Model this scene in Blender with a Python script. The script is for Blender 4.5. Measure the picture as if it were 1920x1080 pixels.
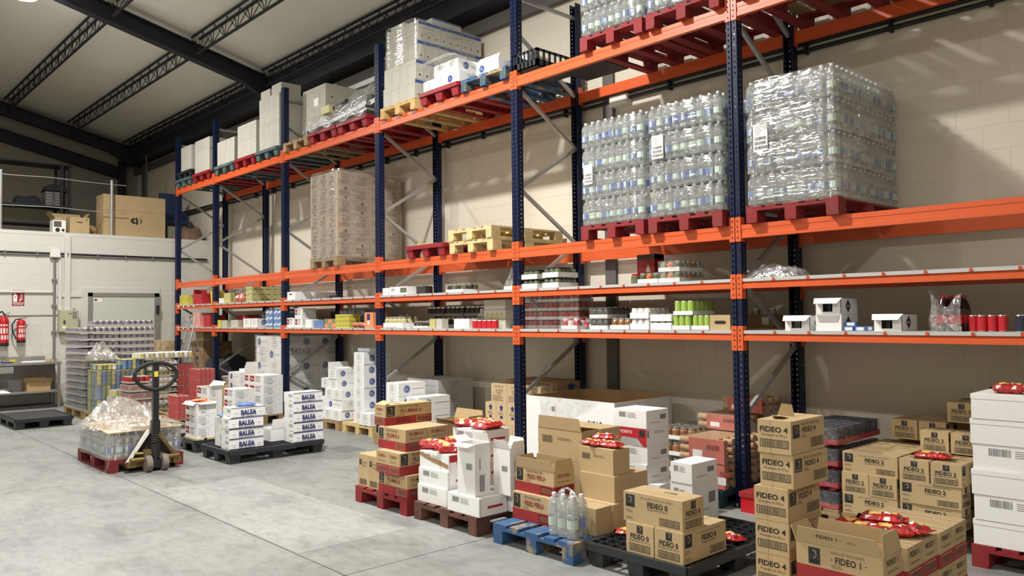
import bpy, math, random
from mathutils import Vector, Matrix
random.seed(11)
SC = bpy.context.scene
for o in list(bpy.data.objects): bpy.data.objects.remove(o)
COL = SC.collection
PI = math.pi

# ------------------------------------------------------------------ camera
CAM = Vector((3.72, -6.1383, 1.6727)); YAW, PITCH, ROLL, FPX = 0.8206, 0.0349, -0.0115, 1488.62
def _axes():
    c, s = math.cos(YAW), math.sin(YAW)
    fw = Vector((-s*math.cos(PITCH), c*math.cos(PITCH), math.sin(PITCH))); rt = Vector((c, s, 0)); up = rt.cross(fw)
    return math.cos(ROLL)*rt+math.sin(ROLL)*up, -math.sin(ROLL)*rt+math.cos(ROLL)*up, fw
_r, _u, _f = _axes()
cd = bpy.data.cameras.new('camera'); cam = bpy.data.objects.new('camera', cd); COL.objects.link(cam)
m4 = Matrix.Identity(4)
for i in range(3): m4[i][0], m4[i][1], m4[i][2], m4[i][3] = _r[i], _u[i], -_f[i], CAM[i]
cam.matrix_world = m4; cd.sensor_width = 36; cd.lens = 36*FPX/1920; cd.clip_start = .05; cd.clip_end = 200
SC.camera = cam

# ------------------------------------------------------------------ world, lamps, exposure
w = bpy.data.worlds.new('world'); SC.world = w; w.use_nodes = True
w.node_tree.nodes['Background'].inputs[0].default_value = (.55, .6, .7, 1)
w.node_tree.nodes['Background'].inputs[1].default_value = .03
SC.view_settings.view_transform = 'Standard'; SC.view_settings.look = 'None'
SC.view_settings.gamma = 1; SC.view_settings.use_curve_mapping = False
SC.view_settings.exposure = 0.2
LAMPS = [(-2.4, -3.3, 6.8, 540), (-10.6, -3.3, 6.8, 340), (-2.4, -9.5, 6.8, 190), (-10.6, -9.5, 6.8, 210), (5.8, -9.5, 6.8, 360)]   # x, y, z, watt; the last three are unseen fill lamps, added
LAMP_COL = (1.0, .99, .96)

# ------------------------------------------------------------------ materials
def lin(r, g, b):
    return tuple(((c/255)/12.92 if c/255 <= .04045 else ((c/255+.055)/1.055)**2.4) for c in (r, g, b))+(1,)
MATS = {}
def mat(n, rgb, rough=.6, metal=0, var=0, scale=6, bump=0, bscale=40, rnd=0, spec=.5, coat=0):
    m = bpy.data.materials.new(n); m.use_nodes = True; MATS[n] = m
    nt = m.node_tree; N = nt.nodes; L = nt.links; p = N['Principled BSDF']
    c = lin(*rgb)
    p.inputs['Base Color'].default_value = c; p.inputs['Roughness'].default_value = rough
    p.inputs['Metallic'].default_value = metal; p.inputs['Specular IOR Level'].default_value = spec
    if coat: p.inputs['Coat Weight'].default_value = coat
    m.diffuse_color = c
    if var or rnd or bump:
        tc = N.new('ShaderNodeTexCoord')
    src = None
    if var:
        no = N.new('ShaderNodeTexNoise'); no.inputs['Scale'].default_value = scale; no.inputs['Detail'].default_value = 5
        L.new(tc.outputs['Object'], no.inputs['Vector'])
        mr = N.new('ShaderNodeMapRange'); mr.inputs[1].default_value = .3; mr.inputs[2].default_value = .7
        mr.inputs[3].default_value = 1-var; mr.inputs[4].default_value = 1+var
        L.new(no.outputs['Fac'], mr.inputs[0]); src = mr.outputs[0]
    if rnd:
        oi = N.new('ShaderNodeObjectInfo'); mr2 = N.new('ShaderNodeMapRange')
        mr2.inputs[3].default_value = 1-rnd; mr2.inputs[4].default_value = 1+rnd
        L.new(oi.outputs['Random'], mr2.inputs[0])
        if src:
            mm = N.new('ShaderNodeMath'); mm.operation = 'MULTIPLY'; L.new(src, mm.inputs[0]); L.new(mr2.outputs[0], mm.inputs[1]); src = mm.outputs[0]
        else: src = mr2.outputs[0]
    if src:
        vm = N.new('ShaderNodeVectorMath'); vm.operation = 'SCALE'; vm.inputs[0].default_value = c[:3]
        L.new(src, vm.inputs['Scale']); L.new(vm.outputs[0], p.inputs['Base Color'])
    if bump:
        nb = N.new('ShaderNodeTexNoise'); nb.inputs['Scale'].default_value = bscale; nb.inputs['Detail'].default_value = 4
        L.new(tc.outputs['Object'], nb.inputs['Vector'])
        bp = N.new('ShaderNodeBump'); bp.inputs['Strength'].default_value = bump; bp.inputs['Distance'].default_value = .02
        L.new(nb.outputs['Fac'], bp.inputs['Height']); L.new(bp.outputs[0], p.inputs['Normal'])
    return m
def film(n, fac, tint=(1, 1, 1, 1), milk=.25, rough=.12, bump=.6, bscale=14, streak=0, dcol=(.85, .86, .85, 1), even=False):
    """thin clear plastic: see-through, glossy crinkles, slightly milky"""
    m = bpy.data.materials.new(n); m.use_nodes = True; MATS[n] = m
    nt = m.node_tree; N = nt.nodes; L = nt.links; N.remove(N['Principled BSDF']); out = N['Material Output']
    tr = N.new('ShaderNodeBsdfTransparent'); tr.inputs[0].default_value = tint
    gl = N.new('ShaderNodeBsdfGlossy'); gl.inputs['Roughness'].default_value = rough
    df = N.new('ShaderNodeBsdfDiffuse'); df.inputs[0].default_value = dcol
    tl = N.new('ShaderNodeBsdfTranslucent'); tl.inputs[0].default_value = tuple(c*.95 for c in dcol[:3])+(1,)
    md = N.new('ShaderNodeMixShader'); md.inputs[0].default_value = .5; L.new(df.outputs[0], md.inputs[1]); L.new(tl.outputs[0], md.inputs[2])
    mg = N.new('ShaderNodeMixShader'); mg.inputs[0].default_value = milk; L.new(gl.outputs[0], mg.inputs[1]); L.new(md.outputs[0], mg.inputs[2])
    mx = N.new('ShaderNodeMixShader'); L.new(tr.outputs[0], mx.inputs[1]); L.new(mg.outputs[0], mx.inputs[2]); L.new(mx.outputs[0], out.inputs[0])
    mx.inputs[0].default_value = fac
    tc = N.new('ShaderNodeTexCoord'); no = N.new('ShaderNodeTexNoise'); no.inputs['Scale'].default_value = bscale; no.inputs['Detail'].default_value = 3
    mp = N.new('ShaderNodeMapping'); L.new(tc.outputs['Object'], mp.inputs[0]); L.new(mp.outputs[0], no.inputs['Vector'])
    if streak: mp.inputs['Scale'].default_value = (.35, .35, 3)
    if fac < .9 and not even:
        mr = N.new('ShaderNodeMapRange'); mr.inputs[1].default_value = .35; mr.inputs[2].default_value = .75
        mr.inputs[3].default_value = fac*.5; mr.inputs[4].default_value = min(1, fac*1.9)
        L.new(no.outputs['Fac'], mr.inputs[0]); L.new(mr.outputs[0], mx.inputs[0])
    b = N.new('ShaderNodeBump'); b.inputs['Strength'].default_value = bump; b.inputs['Distance'].default_value = .03
    L.new(no.outputs['Fac'], b.inputs['Height']); L.new(b.outputs[0], gl.inputs['Normal'])
    return m

mat('kraft', (182, 157, 117), .75, var=.06, scale=5, rnd=.05)
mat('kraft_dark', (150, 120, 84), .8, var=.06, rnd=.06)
mat('kraft_pale', (196, 172, 134), .78, var=.05, rnd=.04)
mat('kraft_grey', (172, 154, 134), .7, var=.08, rnd=.04)
mat('wood_darkred', (104, 22, 32), .7, var=.14, rnd=.1)
mat('tape', (196, 170, 122), .3, spec=.6)
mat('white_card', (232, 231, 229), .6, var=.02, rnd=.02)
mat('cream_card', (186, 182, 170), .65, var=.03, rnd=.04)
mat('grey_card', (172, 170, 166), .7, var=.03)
mat('red_print', (150, 38, 40), .65, rnd=.04)
mat('red_card', (176, 34, 44), .55)
mat('ink', (34, 30, 28), .7)
mat('ink_soft', (96, 84, 66), .7)
mat('ink_grey', (128, 126, 124), .7)
mat('ink_red', (134, 48, 38), .7)
mat('ink_blue', (40, 46, 104), .6)
mat('ink_brown', (88, 60, 42), .7)
mat('pale_print', (206, 190, 158), .7)
mat('white_print', (238, 236, 230), .6)
mat('circle_blue', (58, 80, 140), .6)
mat('logo_black', (44, 42, 42), .6)
mat('orange', (214, 92, 46), .38, var=.05, scale=3, spec=.5)
mat('orange_dark', (196, 74, 34), .5)
mat('galv', (178, 178, 176), .42, metal=.55, var=.07, scale=12)
mat('shelf_metal', (196, 194, 190), .45, metal=.25, var=.04)
mat('steel_dark', (54, 52, 52), .55, metal=.2)
mat('navy_steel', (27, 28, 40), .6, var=.08)
mat('column_grey', (92, 88, 84), .6, var=.04)
mat('black_plastic', (40, 42, 46), .45, var=.08, rnd=.05)
mat('black_rubber', (24, 24, 25), .7)
mat('black_paint', (26, 26, 30), .35, spec=.6)
mat('pipe_black', (28, 29, 34), .5)
mat('pipe_grey', (122, 120, 116), .5)
mat('white_plastic', (224, 222, 214), .5)
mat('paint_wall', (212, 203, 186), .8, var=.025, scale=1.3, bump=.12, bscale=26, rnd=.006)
mat('paint_end', (206, 204, 196), .8, var=.02, scale=1.3, bump=.12, bscale=26, rnd=.012)
mat('mortar', (206, 197, 180), .85, var=.03, scale=3)
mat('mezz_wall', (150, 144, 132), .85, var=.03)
mat('roof_panel', (240, 237, 226), .75, var=.04, scale=.7)
mat('door_grey', (200, 202, 192), .45)
mat('door_frame', (132, 130, 122), .5)
for n, c in dict(wood=(198, 164, 106), wood_old=(150, 124, 88), wood_red=(150, 30, 34), wood_redbrown=(104, 62, 52), wood_blue=(62, 104, 148), wood_teal=(70, 96, 96), wood_pale=(204, 180, 130)).items():
    mat(n, c, .75, var=.16, scale=9, rnd=.12, bump=.15, bscale=30)
def worn(n, c1, c2, lo, hi, scale):
    m = MATS[n]; nt = m.node_tree; N = nt.nodes; L = nt.links; p = N['Principled BSDF']
    tc = N.new('ShaderNodeTexCoord'); oi = N.new('ShaderNodeObjectInfo'); ad = N.new('ShaderNodeVectorMath'); ad.operation = 'ADD'
    L.new(tc.outputs['Object'], ad.inputs[0]); L.new(oi.outputs['Location'], ad.inputs[1])
    no = N.new('ShaderNodeTexNoise'); no.inputs['Scale'].default_value = scale; no.inputs['Detail'].default_value = 6; no.inputs['Roughness'].default_value = .65; L.new(ad.outputs[0], no.inputs['Vector'])
    r = N.new('ShaderNodeValToRGB'); r.color_ramp.elements[0].position = lo; r.color_ramp.elements[0].color = lin(*c1); r.color_ramp.elements[1].position = hi; r.color_ramp.elements[1].color = lin(*c2)
    L.new(no.outputs['Fac'], r.inputs[0]); L.new(r.outputs[0], p.inputs['Base Color'])
worn('wood_blue', (48, 84, 124), (150, 132, 98), .5, .6, 5); worn('wood_red', (134, 30, 34), (112, 56, 48), .5, .75, 6); worn('wood_redbrown', (86, 54, 46), (120, 84, 66), .45, .7, 7); worn('wood_teal', (66, 90, 92), (120, 116, 96), .52, .66, 6)
mat('plastic_red', (142, 32, 40), .45, var=.08)
mat('plastic_blue', (28, 48, 84), .5, var=.08)
mat('plastic_teal', (30, 62, 70), .5)
mat('red_paint', (190, 24, 34), .3, spec=.6)
mat('brass_steel', (128, 108, 66), .45, metal=.7, var=.2, scale=14)
mat('grey_rubber', (120, 110, 100), .75)
mat('alu', (190, 190, 186), .32, metal=.8)
mat('table_steel', (156, 154, 150), .42, metal=.5, var=.1)
mat('box_olive', (178, 176, 146), .55)
mat('yellow', (208, 192, 66), .5)
mat('yellow_pale', (190, 182, 122), .5)
mat('lime', (156, 184, 82), .5)
mat('orange_pack', (226, 142, 96), .55)
mat('salmon', (226, 150, 140), .35, spec=.6, var=.05)
mat('can_red', (192, 30, 46), .28, spec=.6)
mat('can_lilac', (140, 130, 146), .4, var=.2, scale=26, rnd=.12)
mat('can_green', (128, 140, 104), .4, var=.15, scale=22, rnd=.15)
mat('can_blue', (104, 134, 184), .4, var=.2, scale=20, rnd=.12)
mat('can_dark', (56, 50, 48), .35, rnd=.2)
mat('can_cola', (48, 18, 16), .2, spec=.6)
mat('can_navy', (38, 44, 66), .3)
mat('can_white', (226, 224, 216), .4)
mat('tin', (196, 192, 184), .28, metal=.8)
mat('jar_glass', (150, 148, 132), .15, spec=.8, rnd=.15)
mat('jar_olive', (96, 102, 74), .18, spec=.8, rnd=.25)
mat('jar_brown', (150, 104, 66), .18, spec=.8, rnd=.2)
mat('jar_red', (146, 36, 30), .18, spec=.8)
mat('jar_orange', (206, 110, 50), .2, spec=.8, rnd=.2)
mat('bag_red', (176, 34, 34), .3, spec=.6, var=.3, scale=14, bump=.7, bscale=38)
mat('pasta', (222, 178, 96), .4, var=.15, scale=30)
mat('blue_soft', (96, 128, 190), .4)
mat('sack', (120, 92, 74), .9, var=.12, bump=.5, bscale=12)
mat('cap_white', (226, 228, 230), .4)
mat('label_blue', (104, 122, 182), .45)
mat('label_green', (186, 200, 188), .45)
mat('paper', (236, 234, 228), .6)
mat('dark_cloth', (40, 40, 46), .9, var=.1)
mat('dark_shelf', (34, 34, 40), .6)
mat('brown_paper', (170, 140, 98), .8, var=.1)
mat('egg_tray', (184, 146, 108), .7, var=.12, scale=20, rnd=.1)
mat('carton_red', (194, 104, 88), .5, var=.1, scale=14, rnd=.06)
film('film_clear', .22, milk=.3)
film('film_wrap', .26, milk=.32, streak=1, bscale=9)
film('film_thick', .42, milk=.45, bscale=22)
film('film_pink', .36, tint=(1, .86, .84, 1), milk=.82, dcol=(.78, .38, .34, 1), even=True, rough=.2)
film('film_red', .16, milk=.35, bscale=8, rough=.1)
film('bottle_pet', .5, tint=(.92, .96, .96, 1), milk=.44, rough=.06, bump=.15, bscale=20)
film('bottle_label_blue', .9, milk=.9)
mat('cola_pet', (36, 12, 10), .12, spec=.8)
mat('crate_clear', (196, 194, 176), .35, spec=.6)

def upright_material():
    m = bpy.data.materials.new('upright_navy'); m.use_nodes = True; MATS['upright_navy'] = m
    nt = m.node_tree; N = nt.nodes; L = nt.links; p = N['Principled BSDF']; out = N['Material Output']
    p.inputs['Base Color'].default_value = lin(12, 24, 56); p.inputs['Roughness'].default_value = .48; p.inputs['Specular IOR Level'].default_value = .3
    tc = N.new('ShaderNodeTexCoord'); sp = N.new('ShaderNodeSeparateXYZ'); L.new(tc.outputs['Object'], sp.inputs[0])
    def M(op, a, b=None, c=None):
        n = N.new('ShaderNodeMath'); n.operation = op
        for i, q in enumerate((a, b, c)):
            if q is None: continue
            if isinstance(q, (int, float)): n.inputs[i].default_value = q
            else: L.new(q, n.inputs[i])
        return n.outputs[0]
    X, Y, Z = sp.outputs
    fz = M('ABSOLUTE', M('SUBTRACT', M('FRACT', M('MULTIPLY', Z, 20)), .5))       # 50 mm pitch
    ax = M('ABSOLUTE', M('SUBTRACT', M('ABSOLUTE', X), .028))
    front = M('MULTIPLY', M('MULTIPLY', M('LESS_THAN', ax, .0065), M('LESS_THAN', fz, .2)), M('LESS_THAN', Y, .006))
    ay = M('ABSOLUTE', M('SUBTRACT', Y, .05))
    side = M('MULTIPLY', M('MULTIPLY', M('LESS_THAN', ay, .005), M('LESS_THAN', fz, .1)), M('GREATER_THAN', M('ABSOLUTE', X), .045))
    hole = M('MAXIMUM', front, side)
    tr = N.new('ShaderNodeBsdfTransparent'); mx = N.new('ShaderNodeMixShader')
    L.new(hole, mx.inputs[0]); L.new(p.outputs[0], mx.inputs[1]); L.new(tr.outputs[0], mx.inputs[2]); L.new(mx.outputs[0], out.inputs[0])
upright_material()

def floor_material(nm='floor_concrete', gain=1.0):
    m = mat(nm, (196, 195, 186), .55)
    nt = m.node_tree; N = nt.nodes; L = nt.links; p = N['Principled BSDF']
    tc = N.new('ShaderNodeTexCoord')
    def noise(s, d=6, sc=None, rough=.6):
        n = N.new('ShaderNodeTexNoise'); n.inputs['Scale'].default_value = s; n.inputs['Detail'].default_value = d; n.inputs['Roughness'].default_value = rough
        if sc:
            mp = N.new('ShaderNodeMapping'); mp.inputs['Scale'].default_value = sc; L.new(tc.outputs['Object'], mp.inputs[0]); L.new(mp.outputs[0], n.inputs['Vector'])
        else: L.new(tc.outputs['Object'], n.inputs['Vector'])
        return n.outputs['Fac']
    def ramp(f, pts):
        r = N.new('ShaderNodeValToRGB'); e = r.color_ramp.elements
        e[0].position, e[0].color = pts[0]; e[1].position, e[1].color = pts[-1]
        for q in pts[1:-1]: x = e.new(q[0]); x.color = q[1]
        L.new(f, r.inputs[0]); return r.outputs[0]
    def mul(a, b, fac=1):
        n = N.new('ShaderNodeMixRGB'); n.blend_type = 'MULTIPLY'; n.inputs[0].default_value = fac
        L.new(a, n.inputs[1]); L.new(b, n.inputs[2]); return n.outputs[0]
    base = ramp(noise(.55, 5), [(.3, lin(128, 129, 125)), (.5, lin(139, 140, 136)), (.72, lin(150, 150, 145))])
    stain = ramp(noise(1.7, 8, (1, 1.6, 1)), [(.36, lin(214, 213, 213)), (.5, lin(255, 255, 255))])
    fine = ramp(noise(7, 8, (1, 2.2, 1), .7), [(.33, lin(224, 224, 222)), (.55, lin(255, 255, 255))])
    scr = ramp(noise(9, 9, (.5, 3.2, 1), .75), [(.27, lin(150, 148, 144)), (.33, lin(255, 255, 255))])
    spots = ramp(noise(5.5, 3, None, .4), [(.24, lin(120, 118, 114)), (.27, lin(255, 255, 255))])
    col = mul(mul(mul(mul(base, stain, .6), fine, .9), scr, .7), spots, .4)
    if gain != 1: g_ = N.new('ShaderNodeRGB'); g_.outputs[0].default_value = (gain, gain, gain*1.01, 1); col = mul(col, g_.outputs[0])
    L.new(col, p.inputs['Base Color'])
    rr = ramp(noise(2.5, 5), [(.3, (.34,)*3+(1,)), (.7, (.62,)*3+(1,))]); L.new(rr, p.inputs['Roughness'])
    b = N.new('ShaderNodeBump'); b.inputs['Strength'].default_value = .06; b.inputs['Distance'].default_value = .01
    L.new(noise(30, 4), b.inputs['Height']); L.new(b.outputs[0], p.inputs['Normal'])
floor_material(); floor_material('floor_patch', 1.22)
mat('floor_plate', (110, 110, 106), .6, var=.06)
me_ = mat('lamp_lens', (255, 250, 240), .5)
me_.node_tree.nodes['Principled BSDF'].inputs['Emission Color'].default_value = (1, .95, .85, 1)
me_.node_tree.nodes['Principled BSDF'].inputs['Emission Strength'].default_value = 8

# ------------------------------------------------------------------ mesh builder
TXT = {}
def text_data(s, bold=0):
    k = (s, bold)
    if k not in TXT:
        cu = bpy.data.curves.new('t', 'FONT'); cu.body = s; cu.size = 1; cu.resolution_u = 2; cu.offset = bold
        o = bpy.data.objects.new('t', cu); COL.objects.link(o)
        dg = bpy.context.evaluated_depsgraph_get(); e = o.evaluated_get(dg); me = e.to_mesh()
        vs = [(v.co.x, v.co.y) for v in me.vertices]; fs = [tuple(p.vertices) for p in me.polygons]
        e.to_mesh_clear(); bpy.data.objects.remove(o); bpy.data.curves.remove(cu)
        if vs:
            x0 = min(v[0] for v in vs); x1 = max(v[0] for v in vs); y0 = min(v[1] for v in vs); y1 = max(v[1] for v in vs)
        else: x0 = x1 = y0 = y1 = 0
        TXT[k] = (vs, fs, x0, x1, y0, y1)
    return TXT[k]

class MB:
    def __init__(s): s.v = []; s.f = []; s.m = []; s.ml = []; s.sm = []
    def mi(s, m):
        if m not in s.ml: s.ml.append(m)
        return s.ml.index(m)
    def add(s, vs, fs, m, smooth=False):
        b = len(s.v); s.v += [tuple(v) for v in vs]; i = s.mi(m)
        for f in fs: s.f.append(tuple(b+q for q in f)); s.m.append(i); s.sm.append(smooth)
        return s
    def quad(s, a, b, c, d, m): return s.add((a, b, c, d), ((0, 1, 2, 3),), m)
    def box(s, x0, y0, z0, x1, y1, z1, m, T=None):
        vs = [Vector(p) for p in ((x0, y0, z0), (x1, y0, z0), (x1, y1, z0), (x0, y1, z0), (x0, y0, z1), (x1, y0, z1), (x1, y1, z1), (x0, y1, z1))]
        if T: vs = [T @ v for v in vs]
        return s.add(vs, ((0, 3, 2, 1), (4, 5, 6, 7), (0, 1, 5, 4), (1, 2, 6, 5), (2, 3, 7, 6), (3, 0, 4, 7)), m)
    def cyl(s, p0, p1, r, m, n=10, r2=None, cap=True, smooth=True):
        p0 = Vector(p0); p1 = Vector(p1); r2 = r if r2 is None else r2
        d = (p1-p0).normalized(); a = d.orthogonal().normalized(); b = d.cross(a)
        vs = []
        for p, q in ((p0, r), (p1, r2)):
            for i in range(n):
                t = 2*PI*i/n; vs.append(p+a*q*math.cos(t)+b*q*math.sin(t))
        s.add(vs, [(i, (i+1) % n, n+(i+1) % n, n+i) for i in range(n)], m, smooth)
        if cap:
            s.add(vs[:n], (tuple(range(n))[::-1],), m); s.add(vs[n:], (tuple(range(n)),), m)
        return s
    def lathe(s, prof, m, n=10, T=None, mats=None):
        vs = []
        for r, z in prof:
            for i in range(n):
                t = 2*PI*i/n; v = Vector((r*math.cos(t), r*math.sin(t), z)); vs.append(T @ v if T else v)
        for k in range(len(prof)-1):
            mm = mats[k] if mats else m
            ring = [vs[k*n+i] for i in range(n)]+[vs[(k+1)*n+i] for i in range(n)]
            s.add(ring, [(i, (i+1) % n, n+(i+1) % n, n+i) for i in range(n)], mm, True)
        if prof[-1][0] > 1e-5: s.add(vs[-n:], (tuple(range(n)),), mats[-1] if mats else m)
        if prof[0][0] > 1e-5: s.add(vs[:n], (tuple(range(n))[::-1],), mats[0] if mats else m)
        return s
    def tube(s, path, r, m, n=8, closed=False):
        P = [Vector(p) for p in path]; k = len(P); rings = []
        for i, p in enumerate(P):
            a = P[(i-1) % k] if (closed or i) else P[0]; b = P[(i+1) % k] if (closed or i < k-1) else P[-1]
            d = (b-a).normalized()
            ref = Vector((0, 0, 1)) if abs(d.z) < .9 else Vector((1, 0, 0))
            u = d.cross(ref).normalized(); v = d.cross(u)
            rings.append([p+u*r*math.cos(2*PI*j/n)+v*r*math.sin(2*PI*j/n) for j in range(n)])
        vs = [v for R in rings for v in R]
        K = k if closed else k-1
        fs = [(i*n+j, i*n+(j+1) % n, ((i+1) % k)*n+(j+1) % n, ((i+1) % k)*n+j) for i in range(K) for j in range(n)]
        s.add(vs, fs, m, True)
        if not closed: s.add(rings[0], (tuple(range(n)),), m); s.add(rings[-1], (tuple(range(n))[::-1],), m)
        return s
    def prism(s, poly, x0, x1, m, axis='x'):
        """extrude polygon given in the plane across axis"""
        def P(a, b, t): return (t, a, b) if axis == 'x' else ((a, t, b) if axis == 'y' else (a, b, t))
        n = len(poly); vs = [P(a, b, x0) for a, b in poly]+[P(a, b, x1) for a, b in poly]
        fs = [(i, (i+1) % n, n+(i+1) % n, n+i) for i in range(n)]+[tuple(range(n))[::-1], tuple(range(n, 2*n))]
        return s.add(vs, fs, m)
    def grid(s, nu, nv, fn, m, smooth=True):
        vs = [fn(i/nu, j/nv) for j in range(nv+1) for i in range(nu+1)]
        fs = [(j*(nu+1)+i, j*(nu+1)+i+1, (j+1)*(nu+1)+i+1, (j+1)*(nu+1)+i) for j in range(nv) for i in range(nu)]
        return s.add(vs, fs, m, smooth)
    def build(s, name):
        me = bpy.data.meshes.new(name); me.from_pydata(s.v, [], s.f)
        for x in s.ml: me.materials.append(MATS[x])
        me.polygons.foreach_set('material_index', s.m); me.polygons.foreach_set('use_smooth', s.sm); me.update()
        return me
CACHE = {}
def cached(key, fn):
    if key not in CACHE:
        r = fn(); CACHE[key] = r if isinstance(r, bpy.types.Mesh) else r.build(str(key[0]))
    return CACHE[key]

def thing(name, label, cat, loc=(0, 0, 0), rz=0, group=None, kind=None):
    o = bpy.data.objects.new(name, None); COL.objects.link(o); o.empty_display_size = .1
    o.location = loc; o.rotation_euler = (0, 0, rz); o['label'] = label; o['category'] = cat
    if group: o['group'] = group
    if kind: o['kind'] = kind
    return o
def part(name, me, parent, loc=(0, 0, 0), rot=(0, 0, 0), label=None, kind=None):
    if isinstance(me, MB): me = me.build(name)
    o = bpy.data.objects.new(name, me); COL.objects.link(o); o.parent = parent; o.location = loc; o.rotation_euler = rot
    if label: o['label'] = label
    if kind: o['kind'] = kind
    return o
def solo(name, me, label, cat, loc=(0, 0, 0), rot=(0, 0, 0), group=None, kind=None):
    if isinstance(me, MB): me = me.build(name)
    o = bpy.data.objects.new(name, me); COL.objects.link(o); o.location = loc
    o.rotation_euler = rot if isinstance(rot, tuple) else (0, 0, rot)
    o['label'] = label; o['category'] = cat
    if group: o['group'] = group
    if kind: o['kind'] = kind
    return o
def struct(name, me, label, parent=None, loc=(0, 0, 0)):
    if isinstance(me, MB): me = me.build(name)
    o = bpy.data.objects.new(name, me); COL.objects.link(o); o.location = loc; o['kind'] = 'structure'; o['label'] = label
    return o
NTH = ['first', 'second', 'third', 'fourth', 'fifth', 'sixth', 'seventh', 'eighth', 'ninth', 'tenth', 'eleventh', 'twelfth', 'thirteenth']
ORD = ['top', 'second', 'third', 'fourth', 'fifth', 'sixth', 'seventh', 'eighth', 'ninth', 'tenth', 'eleventh', 'twelfth']
def nth(i, n=None):
    """i counted from the top"""
    return 'topmost' if i == 0 else ('bottom' if n and i == n-1 else ORD[i]+' from the top')
# ------------------------------------------------------------------ the building
WY = 1.22          # face of the long block wall
EX = -14.27        # face of the low partition wall
FARX, NEARX, OPPY = -19.4, 9.0, -14.0
RIDGE = -6.4
def roof_z(y): return 6.66-.24*y if y > RIDGE else 6.66-.24*RIDGE-.24*(RIDGE-y)

# floor: slabs of concrete with saw-cut joints
fl = thing('floor', 'pale grey worn concrete warehouse floor with saw-cut joints', None, kind='structure'); del fl['category']
xs = [FARX, -14.85, -10.35, -5.35, -.85, 3.65, NEARX]; ys = [OPPY, -8.4, -3.39, WY+.3]
for i in range(len(xs)-1):
    for j in range(len(ys)-1):
        g = .004
        part('slab', MB().box(xs[i]+g, ys[j]+g, -.08, xs[i+1]-g, ys[j+1]-g, 0, 'floor_concrete'), fl)
part('sub_base', MB().box(FARX, OPPY, -.2, NEARX, WY+.3, -.05, 'steel_dark'), fl)
part('repainted_patch', MB().box(-4.45, -3.375, 0, -1.5, -2.43, .0012, 'floor_patch'), fl, label='paler repainted rectangle of floor')
part('inspection_plate', MB().box(-5.42, -.92, 0, -4.95, -.6, .003, 'floor_plate'), fl, label='small grey plate let into the floor')

def proj(p):
    d = Vector(p)-CAM; z = d.dot(_f)
    return (960+FPX*d.dot(_r)/z, 540-FPX*d.dot(_u)/z, z)
def block_mesh(w, h, m):
    b = .0018; e = .0026
    mb = MB(); a = [(-w/2, e, -h/2), (w/2, e, -h/2), (w/2, e, h/2), (-w/2, e, h/2)]; c = [(-w/2+b, 0, -h/2+b), (w/2-b, 0, -h/2+b), (w/2-b, 0, h/2-b), (-w/2+b, 0, h/2-b)]
    mb.add(a+c, [(4, 5, 6, 7)]+[(i, (i+1) % 4, 4+(i+1) % 4, 4+i) for i in range(4)], m); return mb
def block_wall(name, label, origin, udir, length, height, mname, ndir, core, top_cut=None):
    """blocks 0.4 x 0.2; origin is at the left end of the face seen from inside; ndir points into the room"""
    o = struct(name, core, label)
    rz = math.atan2(udir[1], udir[0]); full = cached(('block', mname), lambda: block_mesh(.3965, .1965, mname)); half = cached(('block_half', mname), lambda: block_mesh(.1965, .1965, mname))
    lst = []
    n = int(length/.4); rows = int(height/.2+.001)
    for r in range(rows):
        z = r*.2+.1
        off = .2 if r % 2 else 0
        u = 0
        if off: lst.append((half, .1, z)); u = .2
        while u+.4 <= length+1e-6:
            lst.append((full, u+.2, z)); u += .4
        if length-u > .15: lst.append((half, u+.1, z))
    items = []
    for me, u, z in lst:
        p = Vector((origin[0]+udir[0]*u, origin[1]+udir[1]*u, z)); q = proj(p)
        vis = q[2] > 0 and -120 < q[0] < 2040 and -80 < q[1] < 1160
        items.append(((p-CAM).length if vis else 1e3+(p-CAM).length, me, p))
    items.sort(key=lambda t: t[0])
    for k, (d, me, p) in enumerate(items[:300]): part('block', me, o, p, (0, 0, rz))
    rest = MB(); R = Matrix.Rotation(rz, 4, 'Z')
    for d, me, p in items[300:]:
        T = Matrix.Translation(p) @ R
        rest.add([T @ v.co for v in me.vertices], [tuple(f.vertices) for f in me.polygons], mname)
    if items[300:]: part('distant_blocks', rest, o, kind='stuff')
    return o
block_wall('wall_back', 'long cream painted concrete block wall behind the racking', (FARX, WY), (1, 0), NEARX-FARX, 5.6, 'paint_wall', (0, -1),
           MB().box(FARX, WY+.0016, 0, NEARX, WY+.25, 7.2, 'mortar'))
# partition: udir so that the face looks to +X (u runs along +Y)
core = MB().box(EX-.2, OPPY, 0, EX-.0016, WY, 3.4, 'mortar')
block_wall('wall_end', 'white painted block partition wall with a cold room door', (EX, OPPY), (0, 1), WY-OPPY, 3.4, 'paint_end', (1, 0), core)
struct('trim_1', MB().box(EX-.22, OPPY, 3.4, EX+.004, WY, 3.47, 'paint_end'), 'white coping along the top of the partition wall')
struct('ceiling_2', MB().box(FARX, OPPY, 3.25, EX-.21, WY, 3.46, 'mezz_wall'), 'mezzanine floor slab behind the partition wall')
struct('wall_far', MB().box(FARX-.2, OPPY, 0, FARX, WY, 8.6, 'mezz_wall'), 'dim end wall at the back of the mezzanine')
struct('wall_front', MB().box(FARX, OPPY-.2, 0, NEARX, OPPY, 6.6, 'paint_wall'), 'cream wall on the opposite side of the hall')
struct('wall_right', MB().box(NEARX, OPPY, 0, NEARX+.2, WY, 8.6, 'paint_wall'), 'cream end wall behind the camera')
ce = MB()
for a, b in ((WY+.1, RIDGE), (RIDGE, OPPY)):
    ce.quad((FARX, a, roof_z(a)), (FARX, b, roof_z(b)), (NEARX, b, roof_z(b)), (NEARX, a, roof_z(a)), 'roof_panel')
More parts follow.
